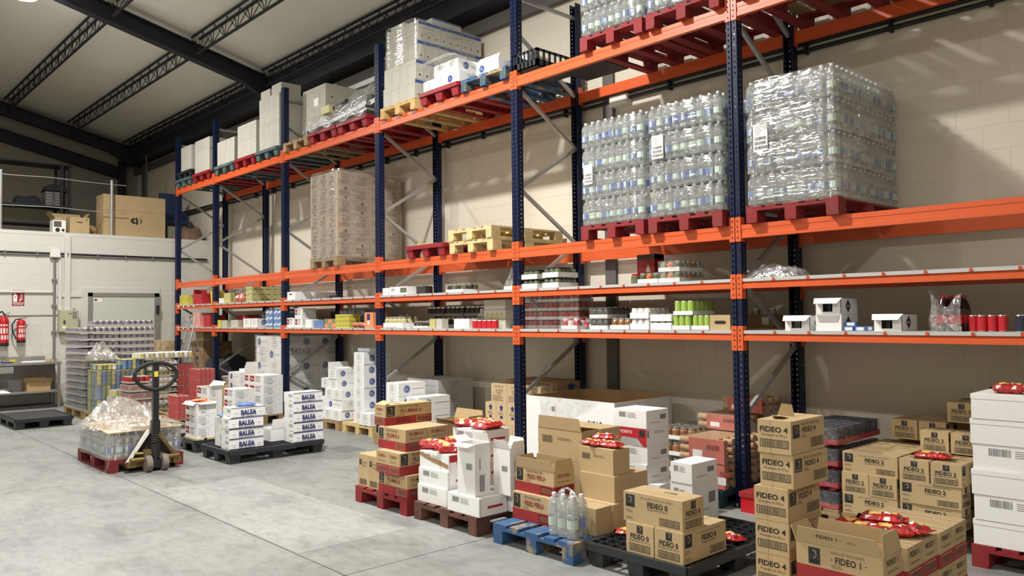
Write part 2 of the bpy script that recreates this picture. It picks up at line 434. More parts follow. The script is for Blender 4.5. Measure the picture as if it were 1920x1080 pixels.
struct('ceiling', ce, 'off-white insulated roof panels on a shallow slope')
struct('trim_2', MB().box(FARX, WY-.09, 5.67, NEARX, WY, 5.83, 'column_grey'), 'dark grey steel rail along the top of the block wall')
struct('trim_3', MB().box(FARX, .84, 5.9, NEARX, WY-.0, 6.36, 'navy_steel'), 'navy steel eaves box above the block wall')

# portal frames: rafters and columns
def ibeam(mb, x, p0, p1, h, wf, m):
    """I section in the plane x = const from (y,z) p0 to p1, lower flange along the line"""
    a = Vector(p0); b = Vector(p1); d = (b-a).normalized(); n = Vector((-d.y, d.x)) if d.x > 0 else Vector((d.y, -d.x))
    if n.y < 0: n = -n
    def slab(t0, t1, hw):
        q = [a+n*t0, b+n*t0, b+n*t1, a+n*t1]; mb.prism([(v.x, v.y) for v in q], x-hw, x+hw, m)
    slab(0, .02, wf/2); slab(.02, h-.02, .008); slab(h-.02, h, wf/2)
FR = [-18.8, -10.6, -2.4, 5.8]
for k, x in enumerate(FR):
    where = ['over the mezzanine', 'above the middle of the racking', 'above the right of the racking', 'behind the camera'][k]
    t = thing('portal_frame', 'dark navy steel portal frame rafter '+where, 'steel frame', (x, 0, 0), group='roof frames')
    mb = MB(); ibeam(mb, 0, (1.05, 5.96), (RIDGE, 5.96+.24*(1.05-RIDGE)), .3, .19, 'navy_steel'); part('rafter', mb, t)
    mb = MB(); ibeam(mb, 0, (OPPY+.2, 5.96+.24*(1.05-RIDGE)-.24*(RIDGE-OPPY-.2)), (RIDGE, 5.96+.24*(1.05-RIDGE)), .36, .2, 'navy_steel'); part('rafter', mb, t)
    part('column', MB().box(-.08, WY-.045, 0, .08, WY, 5.95, 'column_grey'), t, label='grey steel column set into the block wall')
    part('haunch', MB().prism([(.9, 5.8), (1.12, 5.8), (1.12, 6.1), (.3, 6.2), (.3, 6.14)], -.06, .06, 'navy_steel'), t)

t = thing('end_beam', 'dark navy beam on the end wall at the back of the mezzanine', 'steel beam', (-19.25, 0, 0))
mb = MB(); ibeam(mb, 0, (.75, 5.5), (RIDGE, 5.5+.235*(.75-RIDGE)), .3, .16, 'navy_steel'); part('rafter', mb, t); part('post', MB().box(-.08, .7, 3.46, .08, .86, 6.0, 'navy_steel'), t)
# lattice purlins between the frames
def lattice(x0, x1, y, zt, label):
    t = thing('lattice_purlin', label, 'roof truss', ((x0+x1)/2, y, zt), group='lattice roof purlins')
    L_ = x1-x0; h = .30; dy = .07
    ch = cached(('purlin_chord', round(L_, 2)), lambda: MB().box(-L_/2, -.018, -.032, L_/2, .018, 0, 'navy_steel'))
    part('top_chord', ch, t, (0, -dy, 0)); part('top_chord', ch, t, (0, dy, 0)); part('bottom_chord', ch, t, (0, 0, -h))
    n = int(L_/.5); s = L_/n
    for i in range(n):
        for sg in (-1, 1):
            up = (s*.5, sg*dy, h-.04)
            a = cached(('web', round(s, 3), sg, 0), lambda: MB().cyl((0, 0, 0), (s*.5, sg*dy, h-.03), .008, 'navy_steel', 6))
            b = cached(('web', round(s, 3), sg, 1), lambda: MB().cyl((0, 0, 0), (-s*.5, sg*dy, h-.03), .008, 'navy_steel', 6))
            x = -L_/2+s*(i+.5)
            part('web_bar', a, t, (x, 0, -h-.02)); part('web_bar', b, t, (x, 0, -h-.02))
PY = [(.72, 'nearest the block wall'), (-.62, 'second from the block wall'), (-2.02, 'third from the block wall'), (-3.45, 'fourth from the block wall')]
for k in range(3):
    for y, w_ in PY:
        if k == 2 and y < -1: continue
        lattice(FR[k]+.1, FR[k+1]-.1, y, roof_z(y)-.05, 'navy lattice roof purlin %s, in the %s bay' % (w_, ['mezzanine', 'middle', 'right hand'][k]))

# high bay lamps hung under the rafters; the far side ones are added fill
for k, (x, y, z, watt) in enumerate(LAMPS):
    t = thing('high_bay_lamp', 'round high bay lamp under %s' % ['the right hand rafter, rack side', 'the middle rafter, rack side', 'the right hand rafter, far side, added for fill', 'the middle rafter, far side, added for fill', 'the rafter behind the camera, added for fill'][k], 'lamp', (x, y, z), group='high bay lamps')
    part('housing', cached(('lamp_housing',), lambda: MB().lathe([(.02, .2), (.12, .19), (.15, .08), (.2, .03), (.2, .012), (.19, .012)], 'steel_dark', 20)), t)
    part('lens', cached(('lamp_lens',), lambda: MB().lathe([(.001, .008), (.185, .008), (.185, .014)], 'lamp_lens', 20)), t)
    part('hanger', cached(('lamp_hook',), lambda: MB().cyl((0, 0, .19), (0, 0, .5), .012, 'steel_dark', 6)), t)
    ld = bpy.data.lights.new('lamp_light', 'AREA'); ld.shape = 'DISK'; ld.size = .36; ld.energy = watt; ld.color = LAMP_COL; ld.spread = math.radians(165)
    lo = bpy.data.objects.new('lamp_light', ld); COL.objects.link(lo); lo.location = (0, 0, -.002); lo.parent = t
    pd = bpy.data.lights.new('lamp_glow', 'POINT'); pd.energy = watt*(.06 if k == 1 else .1); pd.color = LAMP_COL; pd.shadow_soft_size = .12
    po = bpy.data.objects.new('lamp_glow', pd); COL.objects.link(po); po.location = (0, 0, -.16); po.parent = t

# services on the long wall
t = thing('wall_conduit', 'pair of black conduits clipped along the long block wall', 'conduit', (0, WY-.04, 4.25))
for dz in (-.035, .035): part('pipe', MB().cyl((FARX+.3, 0, dz), (6, 0, dz), .022, 'pipe_black', 8), t)
cl = cached(('conduit_clip',), lambda: MB().box(-.012, -.03, -.07, .012, .04, .07, 'pipe_black'))
for i in range(22): part('clip', cl, t, (-13.5+i*.8, 0, 0))
t = thing('junction_box', 'pale grey junction box on the conduit by the steel column', 'junction box', (-2.2, WY-.05, 4.2))
part('body', MB().box(-.13, -.05, -.06, .13, .045, .06, 'white_plastic'), t); part('lid', MB().box(-.12, -.058, -.05, .12, -.05, .05, 'white_plastic'), t)
def slotted_post(x, label):
    def f():
        mb = MB().box(-.03, -.02, 0, .03, .02, 5.2, 'galv')
        for i in range(100):
            for sx in (-.014, .014): mb.box(sx-.005, -.0215, .03+i*.052, sx+.005, -.0205, .058+i*.052, 'ink')
        return mb
    solo('slotted_post', cached(('slotted_post',), f), label, 'post', (x, WY-.03, 0), group='slotted posts on the wall')
slotted_post(-2.86, 'galvanised slotted post on the wall behind the water pallets')
slotted_post(-11.45, 'galvanised slotted post on the wall above the yellow packs')
slotted_post(-13.5, 'galvanised slotted post on the wall near the far corner')

# ------------------------------------------------------------------ pallet racking
BAY = 2.8
UX = [2.8, 0, -2.8, -5.6, -8.4, -11.2, -13.13]
ZT = [1.561, 2.010, 2.507, 4.457]; CH = .2135; UH = 5.5
rack = thing('pallet_rack', 'long pallet rack with navy uprights and orange beams along the wall', 'rack')
def upright_mesh():
    mb = MB(); W = .05; D = .09
    pts = [(-W+.012, D), (-W, D), (-W, 0), (-.007, 0), (-.004, .012), (.004, .012), (.007, 0), (W, 0), (W, D), (W-.012, D)]
    for i in range(len(pts)-1):
        a, b = pts[i], pts[i+1]
        mb.quad((a[0], a[1], 0), (b[0], b[1], 0), (b[0], b[1], UH), (a[0], a[1], UH), 'upright_navy')
    return mb
um = cached(('upright',), upright_mesh)
bpm = cached(('base_plate',), lambda: MB().box(-.075, -.03, 0, .075, .12, .008, 'navy_steel').cyl((-.03, -.012, .006), (-.03, -.012, .03), .011, 'galv', 6).cyl((.03, -.012, .006), (.03, -.012, .03), .011, 'galv', 6))
RD = 1.1   # rack depth
def brace_mesh(ya, za, yb, zb):
    def f():
        mb = MB(); a = Vector((ya, za)); b = Vector((yb, zb)); d = (b-a).normalized(); n = Vector((-d.y, d.x))*.019
        q = [a+n, b+n, b-n, a-n]; mb.prism([(v.x, v.y) for v in q], -.016, .016, 'galv'); return mb
    return cached(('brace', round(ya, 2), round(za, 2), round(yb, 2), round(zb, 2)), f)
BZ = [(4.85, .07, 4.27, 1.03), (4.27, .07, 3.70, 1.03), (3.12, .07, 3.70, 1.03), (3.12, .07, 2.53, 1.03), (1.95, .07, 2.53, 1.03), (1.95, .07, 1.36, 1.03), (.77, .07, 1.36, 1.03), (.77, .07, .2, 1.03)]
for x in UX:
    part('upright', um, rack, (x, 0, 0)); part('upright', um, rack, (x, RD, 0), (0, 0, PI))
    part('base_plate', bpm, rack, (x, 0, 0)); part('base_plate', bpm, rack, (x, RD, 0), (0, 0, PI))
    for k, (za, ya, zb, yb) in enumerate(BZ[1:]): part('brace', brace_mesh(ya, za, yb, zb), rack, (x, 0, 0))
    part('brace', brace_mesh(.07, 5.32, 1.03, 5.32), rack, (x, 0, 0)); part('brace', brace_mesh(.07, 4.9, 1.03, 4.35), rack, (x, 0, 0)); part('brace', brace_mesh(.07, .12, 1.03, .12), rack, (x, 0, 0))
def conn_mesh(s):
    """beam end connector; s=+1: plate reaches from the upright centre to its right side"""
    mb = MB(); a, b = (.004, .05) if s > 0 else (-.05, -.004)
    mb.box(a, -.007, -CH, b, -.002, 0, 'orange')
    c, d = (.05, .056) if s > 0 else (-.056, -.05)
    mb.box(c, -.007, -CH, d, .06, 0, 'orange')
    for z in (-.035, -.085, -.125, -.18): mb.box((a+b)/2-.006, -.0078, z-.009, (a+b)/2+.006, -.0068, z+.009, 'ink')
    return mb
cR = cached(('connector', 1), lambda: conn_mesh(1)); cL = cached(('connector', -1), lambda: conn_mesh(-1))
def heavy_beam(L_):
    pr_ = [(0, -.185), (0, -.15), (.004, -.146), (.004, -.112), (0, -.108), (0, -.07), (.045, -.07), (.045, -.185)]
    return MB().prism(pr_[::-1], -L_/2, L_/2, 'orange')
def step_beam(L_):
    pr_ = [(0, -.125), (0, -.088), (.006, -.084), (.022, -.084), (.022, -.066), (.045, -.066), (.045, -.125)]
    return MB().prism(pr_[::-1], -L_/2, L_/2, 'orange')
pan = {}
def panel_mesh(w_):
    mb = MB(); y0, y1 = .004, RD-.004
    mb.box(-w_/2, y0, -.0415, w_/2, y1, -.038, 'shelf_metal'); mb.box(-w_/2, y0-.003, -.066, w_/2, y0, -.038, 'shelf_metal'); mb.box(-w_/2, y1, -.066, w_/2, y1+.003, -.038, 'shelf_metal')
    mb.box(-w_/2, y0, -.064, -w_/2+.003, y1, -.04, 'shelf_metal'); mb.box(w_/2-.003, y0, -.064, w_/2, y1, -.04, 'shelf_metal'); return mb
clipm = cached(('shelf_clip',), lambda: MB().prism([(-.011, -.066), (.011, -.066), (.011, -.048), (.005, -.04), (-.005, -.04), (-.011, -.048)], -.006, -.0025, 'orange_dark', 'y'))
for i in range(len(UX)-1):
    xr, xl = UX[i], UX[i+1]; L_ = xr-xl-.1; xm = (xr+xl)/2
    for lv in range(4):
        z = ZT[lv]
        fn = step_beam if lv < 2 else heavy_beam
        bm = cached((fn.__name__, round(L_, 3)), lambda: fn(L_))
        f = part('beam', bm, rack, (xm, 0, z)); b = part('beam', bm, rack, (xm, RD, z), (0, 0, PI))
        for o in (f, b):
            part('connector', cR, o, (-(xr-xl)/2, 0, 0)); part('connector', cL, o, ((xr-xl)/2, 0, 0))
        if lv < 2:
            n = max(1, round(L_/.308)); wp = L_/n
            pm = cached(('shelf_panel', round(wp, 4)), lambda: panel_mesh(wp-.004))
            for k in range(n):
                part('shelf_panel', pm, rack, (xl+.05+wp*(k+.5), 0, z))
                if k: part('shelf_clip', clipm, rack, (xl+.05+wp*k, 0, z))
SH1, SH2, B3, B4 = ZT[0]-.038, ZT[1]-.038, ZT[2]-.07, ZT[3]-.07
# ------------------------------------------------------------------ builders: pallets
def wood_pallet(label, x0, y0, z=0, m='wood', long_x=False, rz=0, block=None, deck=None, group=None, bottom=True):
    """(x0,y0) is the left/front corner; 0.8 side faces the aisle unless long_x"""
    block = block or m; deck = deck or m
    c = (x0+.6, y0+.4, z) if long_x else (x0+.4, y0+.6, z)
    t = thing('wooden_pallet', label, 'pallet', c, rz+(PI/2 if long_x else 0), group)
    bw = cached(('deck_board_wide', deck), lambda: MB().box(-.07, -.6, 0, .07, .6, .022, deck))
    bn = cached(('deck_board_narrow', deck), lambda: MB().box(-.048, -.6, 0, .048, .6, .022, deck))
    for x, me in ((-.33, bw), (-.175, bn), (0, bw), (.175, bn), (.33, bw)): part('deck_board', me, t, (x, 0, .122), (0, 0, random.uniform(-.004, .004)))
    cb = cached(('cross_board', m), lambda: MB().box(-.4, -.07, 0, .4, .07, .022, m))
    for y in (-.53, 0, .53): part('cross_board', cb, t, (0, y, .1))
    if bottom:
        bo = cached(('bottom_board', m), lambda: MB().box(-.048, -.6, 0, .048, .6, .022, m))
        for x in (-.352, 0, .352): part('bottom_board', bo, t, (x, 0, 0))
    bk = cached(('pallet_block', block), lambda: MB().box(-.05, -.07, 0, .05, .07, .078, block))
    for x in (-.35, 0, .35):
        for y in (-.53, 0, .53): part('block', bk, t, (x, y, .022))
    return t
def cut_pallet(label, x0, y0, x1, y1, m='wood_old'):
    """cut-down wooden pallet that just fits a narrow stack"""
    w, d = x1-x0, y1-y0; t = thing('wooden_pallet', label, 'pallet', ((x0+x1)/2, (y0+y1)/2, 0))
    n = 3; bw = w/n*.86
    bd = MB().box(-bw/2, -d/2, 0, bw/2, d/2, .022, m).build('deck_board')
    for i in range(n): part('deck_board', bd, t, (-w/2+w*(i+.5)/n, 0, .122))
    cb = MB().box(-w/2, -.04, 0, w/2, .04, .022, m).build('cross_board'); bk = MB().box(-.045, -.04, 0, .045, .04, .1, m).build('block')
    for y in (-d/2+.04, d/2-.04):
        part('cross_board', cb, t, (0, y, .1))
        for x in (-w/2+.045, w/2-.045): part('block', bk, t, (x, y, 0))
    return t
def plastic_pallet(label, x0, y0, z=0, m='black_plastic', long_x=False, rz=0, solid=False, w=.8, d=1.2):
    c = (x0+d/2, y0+w/2, z) if long_x else (x0+w/2, y0+d/2, z)
    t = thing('plastic_pallet', label, 'pallet', c, rz+(PI/2 if long_x else 0))
    def deck():
        mb = MB(); X, Y = w/2, d/2
        for s in (-1, 1):
            mb.box(-X, s*Y-.018, .105, X, s*Y+.018, .155, m); mb.box(s*X-.018, -Y, .105, s*X+.018, Y, .155, m)
        if solid: mb.box(-X, -Y, .135, X, Y, .155, m)
        nx, ny = 9, 14
        for i in range(1, nx): mb.box(-X+w*i/nx-.005, -Y, .12, -X+w*i/nx+.005, Y, .154, m)
        for j in range(1, ny): mb.box(-X, -Y+d*j/ny-.005, .12, X, -Y+d*j/ny+.005, .154, m)
        return mb
    part('deck', cached(('grid_deck', m, w, d, solid), deck), t)
    def leg():
        mb = MB(); a, b = .07, .055
        v = [(-a, -a, .11), (a, -a, .11), (a, a, .11), (-a, a, .11), (-b, -b, 0), (b, -b, 0), (b, b, 0), (-b, b, 0)]
        mb.add(v, ((0, 1, 2, 3), (7, 6, 5, 4), (0, 4, 5, 1), (1, 5, 6, 2), (2, 6, 7, 3), (3, 7, 4, 0)), m); return mb
    lg = cached(('pallet_leg', m), leg)
    for x in (-w/2+.07, 0, w/2-.07):
        for y in (-d/2+.07, 0, d/2-.07): part('leg', lg, t, (x, y, .004))
    rn = cached(('runner', m, d), lambda: MB().box(-.05, -d/2+.02, 0, .05, d/2-.02, .018, m))
    for x in (-w/2+.07, 0, w/2-.07): part('runner', rn, t, (x, 0, 0))
    return t

# ------------------------------------------------------------------ builders: print on box faces
def face_map(face, w, d, h, e=.0012):
    if face == 'F': return lambda u, v: (-w/2+u*w, -d/2-e, v*h), w, h
    if face == 'R': return lambda u, v: (w/2+e, -d/2+u*d, v*h), d, h
    if face == 'L': return lambda u, v: (-w/2-e, d/2-u*d, v*h), d, h
    if face == 'B': return lambda u, v: (w/2-u*w, d/2+e, v*h), w, h
    return lambda u, v: (-w/2+u*w, -d/2+v*d, h+e), w, d
def P_rect(mb, fm, u0, v0, u1, v1, m): mb.quad(fm(u0, v0), fm(u1, v0), fm(u1, v1), fm(u0, v1), m)
def draw(mb, face, w, d, h, items):
    fm, fw, fh = face_map(face, w, d, h); lay = 0
    for it in items:
        k = it[0]; lay += 1
        fm = face_map(face, w, d, h, .0008+.0002*lay)[0]
        if k == 'rect': P_rect(mb, fm, *it[1:])
        elif k == 'poly':
            pts = [fm(u, v) for u, v in it[1]]; mb.add(pts, (tuple(range(len(pts))),), it[2])
        elif k == 'text':        # text, u0, v0, height (fraction of the face), material, [bold], [max width], [flip]
            s, u0, v0, ht, m = it[1:6]; bold = it[6] if len(it) > 6 else 0; mw = it[7] if len(it) > 7 else None; flip = it[8] if len(it) > 8 else 0
            vs, fs, x0, x1, y0, y1 = text_data(s, bold)
            if not vs: continue
            sy = ht*fh/max(.001, (y1-y0)); sx = sy
            if mw: sx = mw*fw/(x1-x0)
            pts = []
            for x, y in vs:
                a = (x-x0)*sx/fw; b = (y-y0)*sy/fh
                if flip: a = (x1-x0)*sx/fw-a; b = ht-b
                pts.append(fm(u0+a, v0+b))
            mb.add(pts, fs, m)
        elif k == 'bars':
            u0, v0, u1, v1, m = it[1:6]; n = 12; r = random.Random(5)
            u = u0
            while u < u1:
                wd = (u1-u0)/n*r.choice((.3, .5, .7)); P_rect(mb, fm, u, v0, min(u+wd, u1), v1, m); u += wd+(u1-u0)/n*r.choice((.25, .4))
        elif k == 'frame':
            u0, v0, u1, v1, t_, m = it[1:7]; tu = t_*fh/fw
            P_rect(mb, fm, u0, v0, u1, v0+t_, m); P_rect(mb, fm, u0, v1-t_, u1, v1, m); P_rect(mb, fm, u0, v0, u0+tu, v1, m); P_rect(mb, fm, u1-tu, v0, u1, v1, m)
        elif k == 'code':        # framed bar code
            u0, v0, u1, v1 = it[1:5]; m = it[5] if len(it) > 5 else 'ink'; mbk = it[6] if len(it) > 6 else 'ink_soft'
            P_ = [('frame', u0, v0, u1, v1, .022, m), ('bars', u0+(u1-u0)*.07, v0+.035, u1-(u1-u0)*.05, v1-.035, mbk)]
            draw(mb, face, w, d, h, P_)
        elif k == 'disc':
            u, v, r, m = it[1:5]; n = 20
            pts = [fm(u+r*fh/fw*math.cos(2*PI*i/n), v+r*math.sin(2*PI*i/n)) for i in range(n)]; mb.add(pts, (tuple(range(n)),), m)
        elif k == 'lines':       # several thin lines of small print
            u0, v0, u1, n, gap, m = it[1:7]; r = random.Random(3)
            for i in range(n): P_rect(mb, fm, u0, v0-i*gap, u0+(u1-u0)*r.uniform(.6, 1), v0-i*gap+gap*.32, m)
        elif k == 'crest':       # dark square, pale cockerel line drawing, word beneath
            u0, v0, u1, v1 = it[1:5]; P_rect(mb, fm, u0, v0, u1, v1, 'logo_black')
            f2 = face_map(face, w, d, h, .0018+.0002*lay)[0]
            U = lambda a, b: f2(u0+(u1-u0)*a, v0+(v1-v0)*b)
            def arc(cx, cy, rx, ry, a0, a1, th, n=8):
                for i in range(n):
                    p, q = a0+(a1-a0)*i/n, a0+(a1-a0)*(i+1)/n
                    mb.quad(U(cx+rx*math.cos(p), cy+ry*math.sin(p)), U(cx+(rx+th)*math.cos(p), cy+(ry+th)*math.sin(p)), U(cx+(rx+th)*math.cos(q), cy+(ry+th)*math.sin(q)), U(cx+rx*math.cos(q), cy+ry*math.sin(q)), 'pale_print')
            arc(.5, .58, .15, .17, -1.9, 1.3, .035); arc(.47, .78, .07, .06, -.4, 3.4, .03); arc(.72, .72, .1, .13, 2.2, 4.6, .03)
            if len(it) > 5: draw(mb, face, w, d, h, [('text', it[5], u0+(u1-u0)*.14, v0+(v1-v0)*.1, (v1-v0)*.14, 'pale_print', .02, (u1-u0)*.72)])

def pasta_print(name, unit, long_face, short_face, style, w, d, h, ink='ink'):
    """kraft pasta carton print"""
    mb = MB(); G = 'GALLO'
    if style == 'plain':
        lf = [('crest', .04, .5, .2, .92, G), ('lines', .04, .38, .2, 2, .055, 'ink_soft'), ('lines', .04, .15, .2, 2, .055, 'ink_soft'),
              ('text', 'PASTA ALIMENTICIA DE CALIDAD SUPERIOR', .3, .84, .05, 'ink_soft', 0, .55), ('text', name, .42, .58, .19, ink, .03, .34), ('text', unit, .42, .48, .08, ink, 0, .34), ('code', .62, .08, .95, .32)]
        sf = [('crest', .4, .68, .62, .94), ('text', name, .16, .47, .18, ink, .03, .68), ('text', unit, .12, .37, .09, ink, 0, .76), ('code', .12, .08, .88, .32)]
    elif style == 'four':
        sf = [('text', name, .07, .64, .17, ink, .03, .84), ('text', unit, .12, .5, .09, ink, 0, .76), ('code', .07, .18, .93, .42), ('rect', .385, 0, .392, 1, 'ink_soft')]
        lf = [('crest', .05, .48, .25, .88, G), ('text', 'PASTA DE TRIGO DURO', .3, .82, .09, 'ink_soft', 0, .55), ('text', name, .33, .6, .17, ink, .02, .4), ('lines', .3, .52, .48, 2, .05, 'ink_soft'), ('code', .58, .12, .96, .4)]
    else:   # red band
        dot = '\u00b7 '+name+' \u00b7'
        for f in ('F', 'R', 'B', 'L'): draw(mb, f, w, d, h, [('rect', 0, 0, 1, .4, 'red_print')])
        if ink == 'ink': lf = [('crest', .15, .46, .29, .9, G), ('text', 'PASTA DE TRIGO DURO', .42, .82, .07, 'ink_soft', 0, .38), ('text', dot, .42, .58, .18, ink, .02, .4), ('lines', .42, .52, .58, 2, .05, 'ink_soft')]
        else: lf = [('crest', .03, .44, .2, .94, G), ('text', 'PASTA DE TRIGO DURO', .3, .82, .1, 'ink', 0, .42), ('text', dot, .27, .56, .2, ink, .03, .55), ('lines', .27, .5, .45, 2, .05, 'ink_soft')]
        lf += [ ('code', .66, .06, .95, .34, 'pale_print', 'ink_soft')]
        sf = [('text', name, .18, .72, .15, ink, .02, .62), ('text', unit, .2, .52, .08, 'ink', 0, .6), ('code', .12, .06, .88, .34, 'pale_print', 'ink_soft')]
    for f in long_face: draw(mb, f, w, d, h, lf)
    for f in short_face: draw(mb, f, w, d, h, sf)
    return mb

def top_lines(mb, w, d, h, along_x=True, n=1, m='kraft_dark'):
    for i in range(n):
        p = (i+1)/(n+1)
        draw(mb, 'T', w, d, h, [('rect', 0, p-.006, 1, p+.006, m) if along_x else ('rect', p-.006, 0, p+.006, 1, m)])

def box_body(w, d, h, m, seam='x', ms=None):
    """closed carton: walls plus two top flaps with a real gap between them"""
    mb = MB(); t = .003; ms = ms or m
    mb.box(-w/2, -d/2, 0, w/2, d/2, h-t, m)
    g = .0025
    if seam == 'x': mb.box(-w/2, -d/2, h-t, w/2, -g, h, m); mb.box(-w/2, g, h-t, w/2, d/2, h, m)
    elif seam == 'y': mb.box(-w/2, -d/2, h-t, -g, d/2, h, m); mb.box(g, -d/2, h-t, w/2, d/2, h, m)
    else: mb.box(-w/2, -d/2, h-t, w/2, d/2, h, m)
    return mb
def open_body(w, d, h, m, mi=None, t=.004):
    mb = MB(); mi = mi or m
    mb.box(-w/2, -d/2, 0, w/2, d/2, t, m)
    mb.box(-w/2, -d/2, t, w/2, -d/2+t, h, m); mb.box(-w/2, d/2-t, t, w/2, d/2, h, m)
    mb.box(-w/2, -d/2+t, t, -w/2+t, d/2-t, h, m); mb.box(w/2-t, -d/2+t, t, w/2, d/2-t, h, m)
    return mb
def flap_mesh(length, reach, m, t=.003, cut=.02):
    """hinged along x axis at origin, reaching +z"""
    return MB().prism([(-length/2, 0), (length/2, 0), (length/2-cut, reach), (-length/2+cut, reach)], -t, 0, m, 'y')

def carton(label, near, z, dims, m='kraft', pr=None, rz=0, seam='x', name='carton', cat='carton', group=None, openf=None, mflap=None, contents=None):
    """near = (+X,-Y) corner of the unrotated box; pr = function(w,d,h) -> MB of print; openf = list of (side, angle, reach)"""
    w, d, h = dims
    t = thing(name, label, cat, (near[0]-w/2, near[1]+d/2, z), rz, group)
    if openf is None:
        part('body', cached(('carton_body', w, d, h, m, seam), lambda: box_body(w, d, h, m, seam)), t)
    else:
        part('body', cached(('open_carton', w, d, h, m), lambda: open_body(w, d, h, m)), t)
        for side, ang, reach in openf:
            L_ = w if side in 'FB' else d
            fl_ = cached(('flap', L_, reach, m), lambda: flap_mesh(L_-.004, reach, m))
            # ang: 0 upright, positive leans outwards
            loc, rot = {'F': ((0, -d/2, h), (ang, 0, 0)), 'B': ((0, d/2, h), (ang, 0, PI)), 'R': ((w/2, 0, h), (ang, 0, PI/2)), 'L': ((-w/2, 0, h), (ang, 0, -PI/2))}[side]
            part('flap', fl_, t, loc, rot)
        if contents: part('contents', MB().box(-w/2+.006, -d/2+.006, .006, w/2-.006, d/2-.006, h*contents[0], contents[1]), t)
    if pr is not None:
        k = ('print', pr.__name__ if hasattr(pr, '__name__') else str(pr), w, d, h)
        part('print', cached(k, lambda: pr(w, d, h)), t)
    return t

# named prints --------------------------------------------------------------
def mkp(nm, fn): fn.__name__ = nm; return fn
def fid(name, unit, style, lf, sf, ink='ink', top=None):
    def f(w, d, h):
        mb = pasta_print(name, unit, lf, sf, style, w, d, h, ink)
        if top: draw(mb, 'T', w, d, h, top)
        return mb
    return mkp('pasta_%s_%s_%s_%s' % (name, style, lf, sf), f)
U0 = '20 paquetes de 250 g \u212e'; U4 = '24 paquetes de 250 g e'; U0 = '20 paquetes de 250 g e'
TOPF = [('text', 'FIDEO 0', .5, .55, .16, 'ink_soft', .01, .2, 1), ('rect', 0, .3, 1, .315, 'kraft_dark')]
FID0_L = fid('FIDEO 0', U0, 'plain', 'FB', 'RL', top=TOPF); FID0_S = fid('FIDEO 0', U0, 'plain', 'RL', 'FB')
FID2_L = fid('FIDEO 2', U0, 'plain', 'FB', 'RL', top=[('lines', .1, .8, .8, 5, .17, 'kraft_dark')]); FID2_S = fid('FIDEO 2', U0, 'plain', 'RL', 'FB', top=[('lines', .15, .85, .9, 3, .3, 'kraft_dark')])
FID4 = fid('FIDEO 4', U4, 'four', 'RL', 'FB'); 
FID1_L = fid('FIDEO 1', U4, 'red', 'FB', 'RL'); FID1_T = fid('FIDEO 1', U4, 'red', 'FB', 'RL', top=[('rect', 0, .2, 1, .215, 'kraft_dark'), ('rect', 0, .8, 1, .815, 'kraft_dark'), ('rect', 0, .49, 1, .51, 'kraft_dark')]); FID1_T.__name__ += 't'
PERLA = fid('FIDEO PERLA', U4, 'red', 'FB', 'RL', 'ink_red')
PLUM_L = fid('PLUMAS 6', U4, 'red', 'FB', 'RL', 'ink_red'); PLUM_S = fid('PLUMAS 6', U4, 'red', 'RL', 'FB', 'ink_red', top=[('text', 'PLUMAS 6', .35, .2, .12, 'ink_red', 0, .3)])
def _spag(w, d, h):
    mb = MB()
    for f in 'FR': draw(mb, f, w, d, h, [('crest', .12, .66, .34, .84), ('text', 'SPAGHETTI', .4, .72, .05, 'ink', 0, .5), ('lines', .4, .66, .9, 2, .04, 'ink_soft'), ('code', .15, .06, .8, .22)])
    return mb
SPAG = mkp('spag', _spag)
def _wbar(w, d, h):
    mb = MB(); draw(mb, 'F', w, d, h, [('bars', .16, .56, .38, .86, 'ink_grey'), ('lines', .42, .8, .75, 4, .08, 'ink_grey')])
    draw(mb, 'R', w, d, h, [('rect', .3, .38, .85, .52, 'red_card'), ('rect', .05, .02, .07, .95, 'grey_card')]); return mb
WBAR = mkp('wbar', _wbar)
def _wbar2(w, d, h):
    mb = MB(); draw(mb, 'F', w, d, h, [('bars', .16, .56, .38, .86, 'ink_grey'), ('lines', .42, .8, .75, 4, .08, 'ink_grey')])
    draw(mb, 'R', w, d, h, [('rect', .62, .45, .88, .72, 'ink_grey'), ('text', 'MODELO 20', .2, .28, .07, 'ink_soft', 0, .4)]); return mb
WBAR2 = mkp('wbar2', _wbar2)
def _wplain(w, d, h):
    mb = MB(); draw(mb, 'F', w, d, h, [('rect', 0, .84, 1, .85, 'grey_card'), ('lines', .05, .93, .14, 1, .04, 'grey_card')]); return mb
WLID = mkp('wlid', _wplain)
def _wtall(w, d, h):
    mb = MB(); draw(mb, 'R', w, d, h, [('bars', .3, .08, .65, .4, 'ink_grey'), ('rect', .3, .5, .36, .72, 'ink_grey')]); draw(mb, 'F', w, d, h, [('bars', .5, .5, .85, .62, 'ink_grey')]); return mb
WTALL = mkp('wtall', _wtall)
def _circ(w, d, h):
    mb = MB()
    draw(mb, 'F', w, d, h, [('frame', .28, .2, .74, .84, .02, 'ink_grey'), ('lines', .36, .7, .68, 4, .1, 'ink_grey'), ('rect', .5, .84, .515, 1, 'ink_grey'), ('rect', .5, 0, .515, .2, 'ink_grey')])
    draw(mb, 'R', w, d, h, [('disc', .3, .52, .3, 'circle_blue'), ('disc', .3, .52, .25, 'white_card'), ('disc', .3, .52, .23, 'circle_blue'), ('lines', .23, .56, .37, 2, .12, 'white_card'), ('rect', .5, .5, .97, .53, 'ink_grey')]); return mb
CIRC = mkp('circ', _circ)
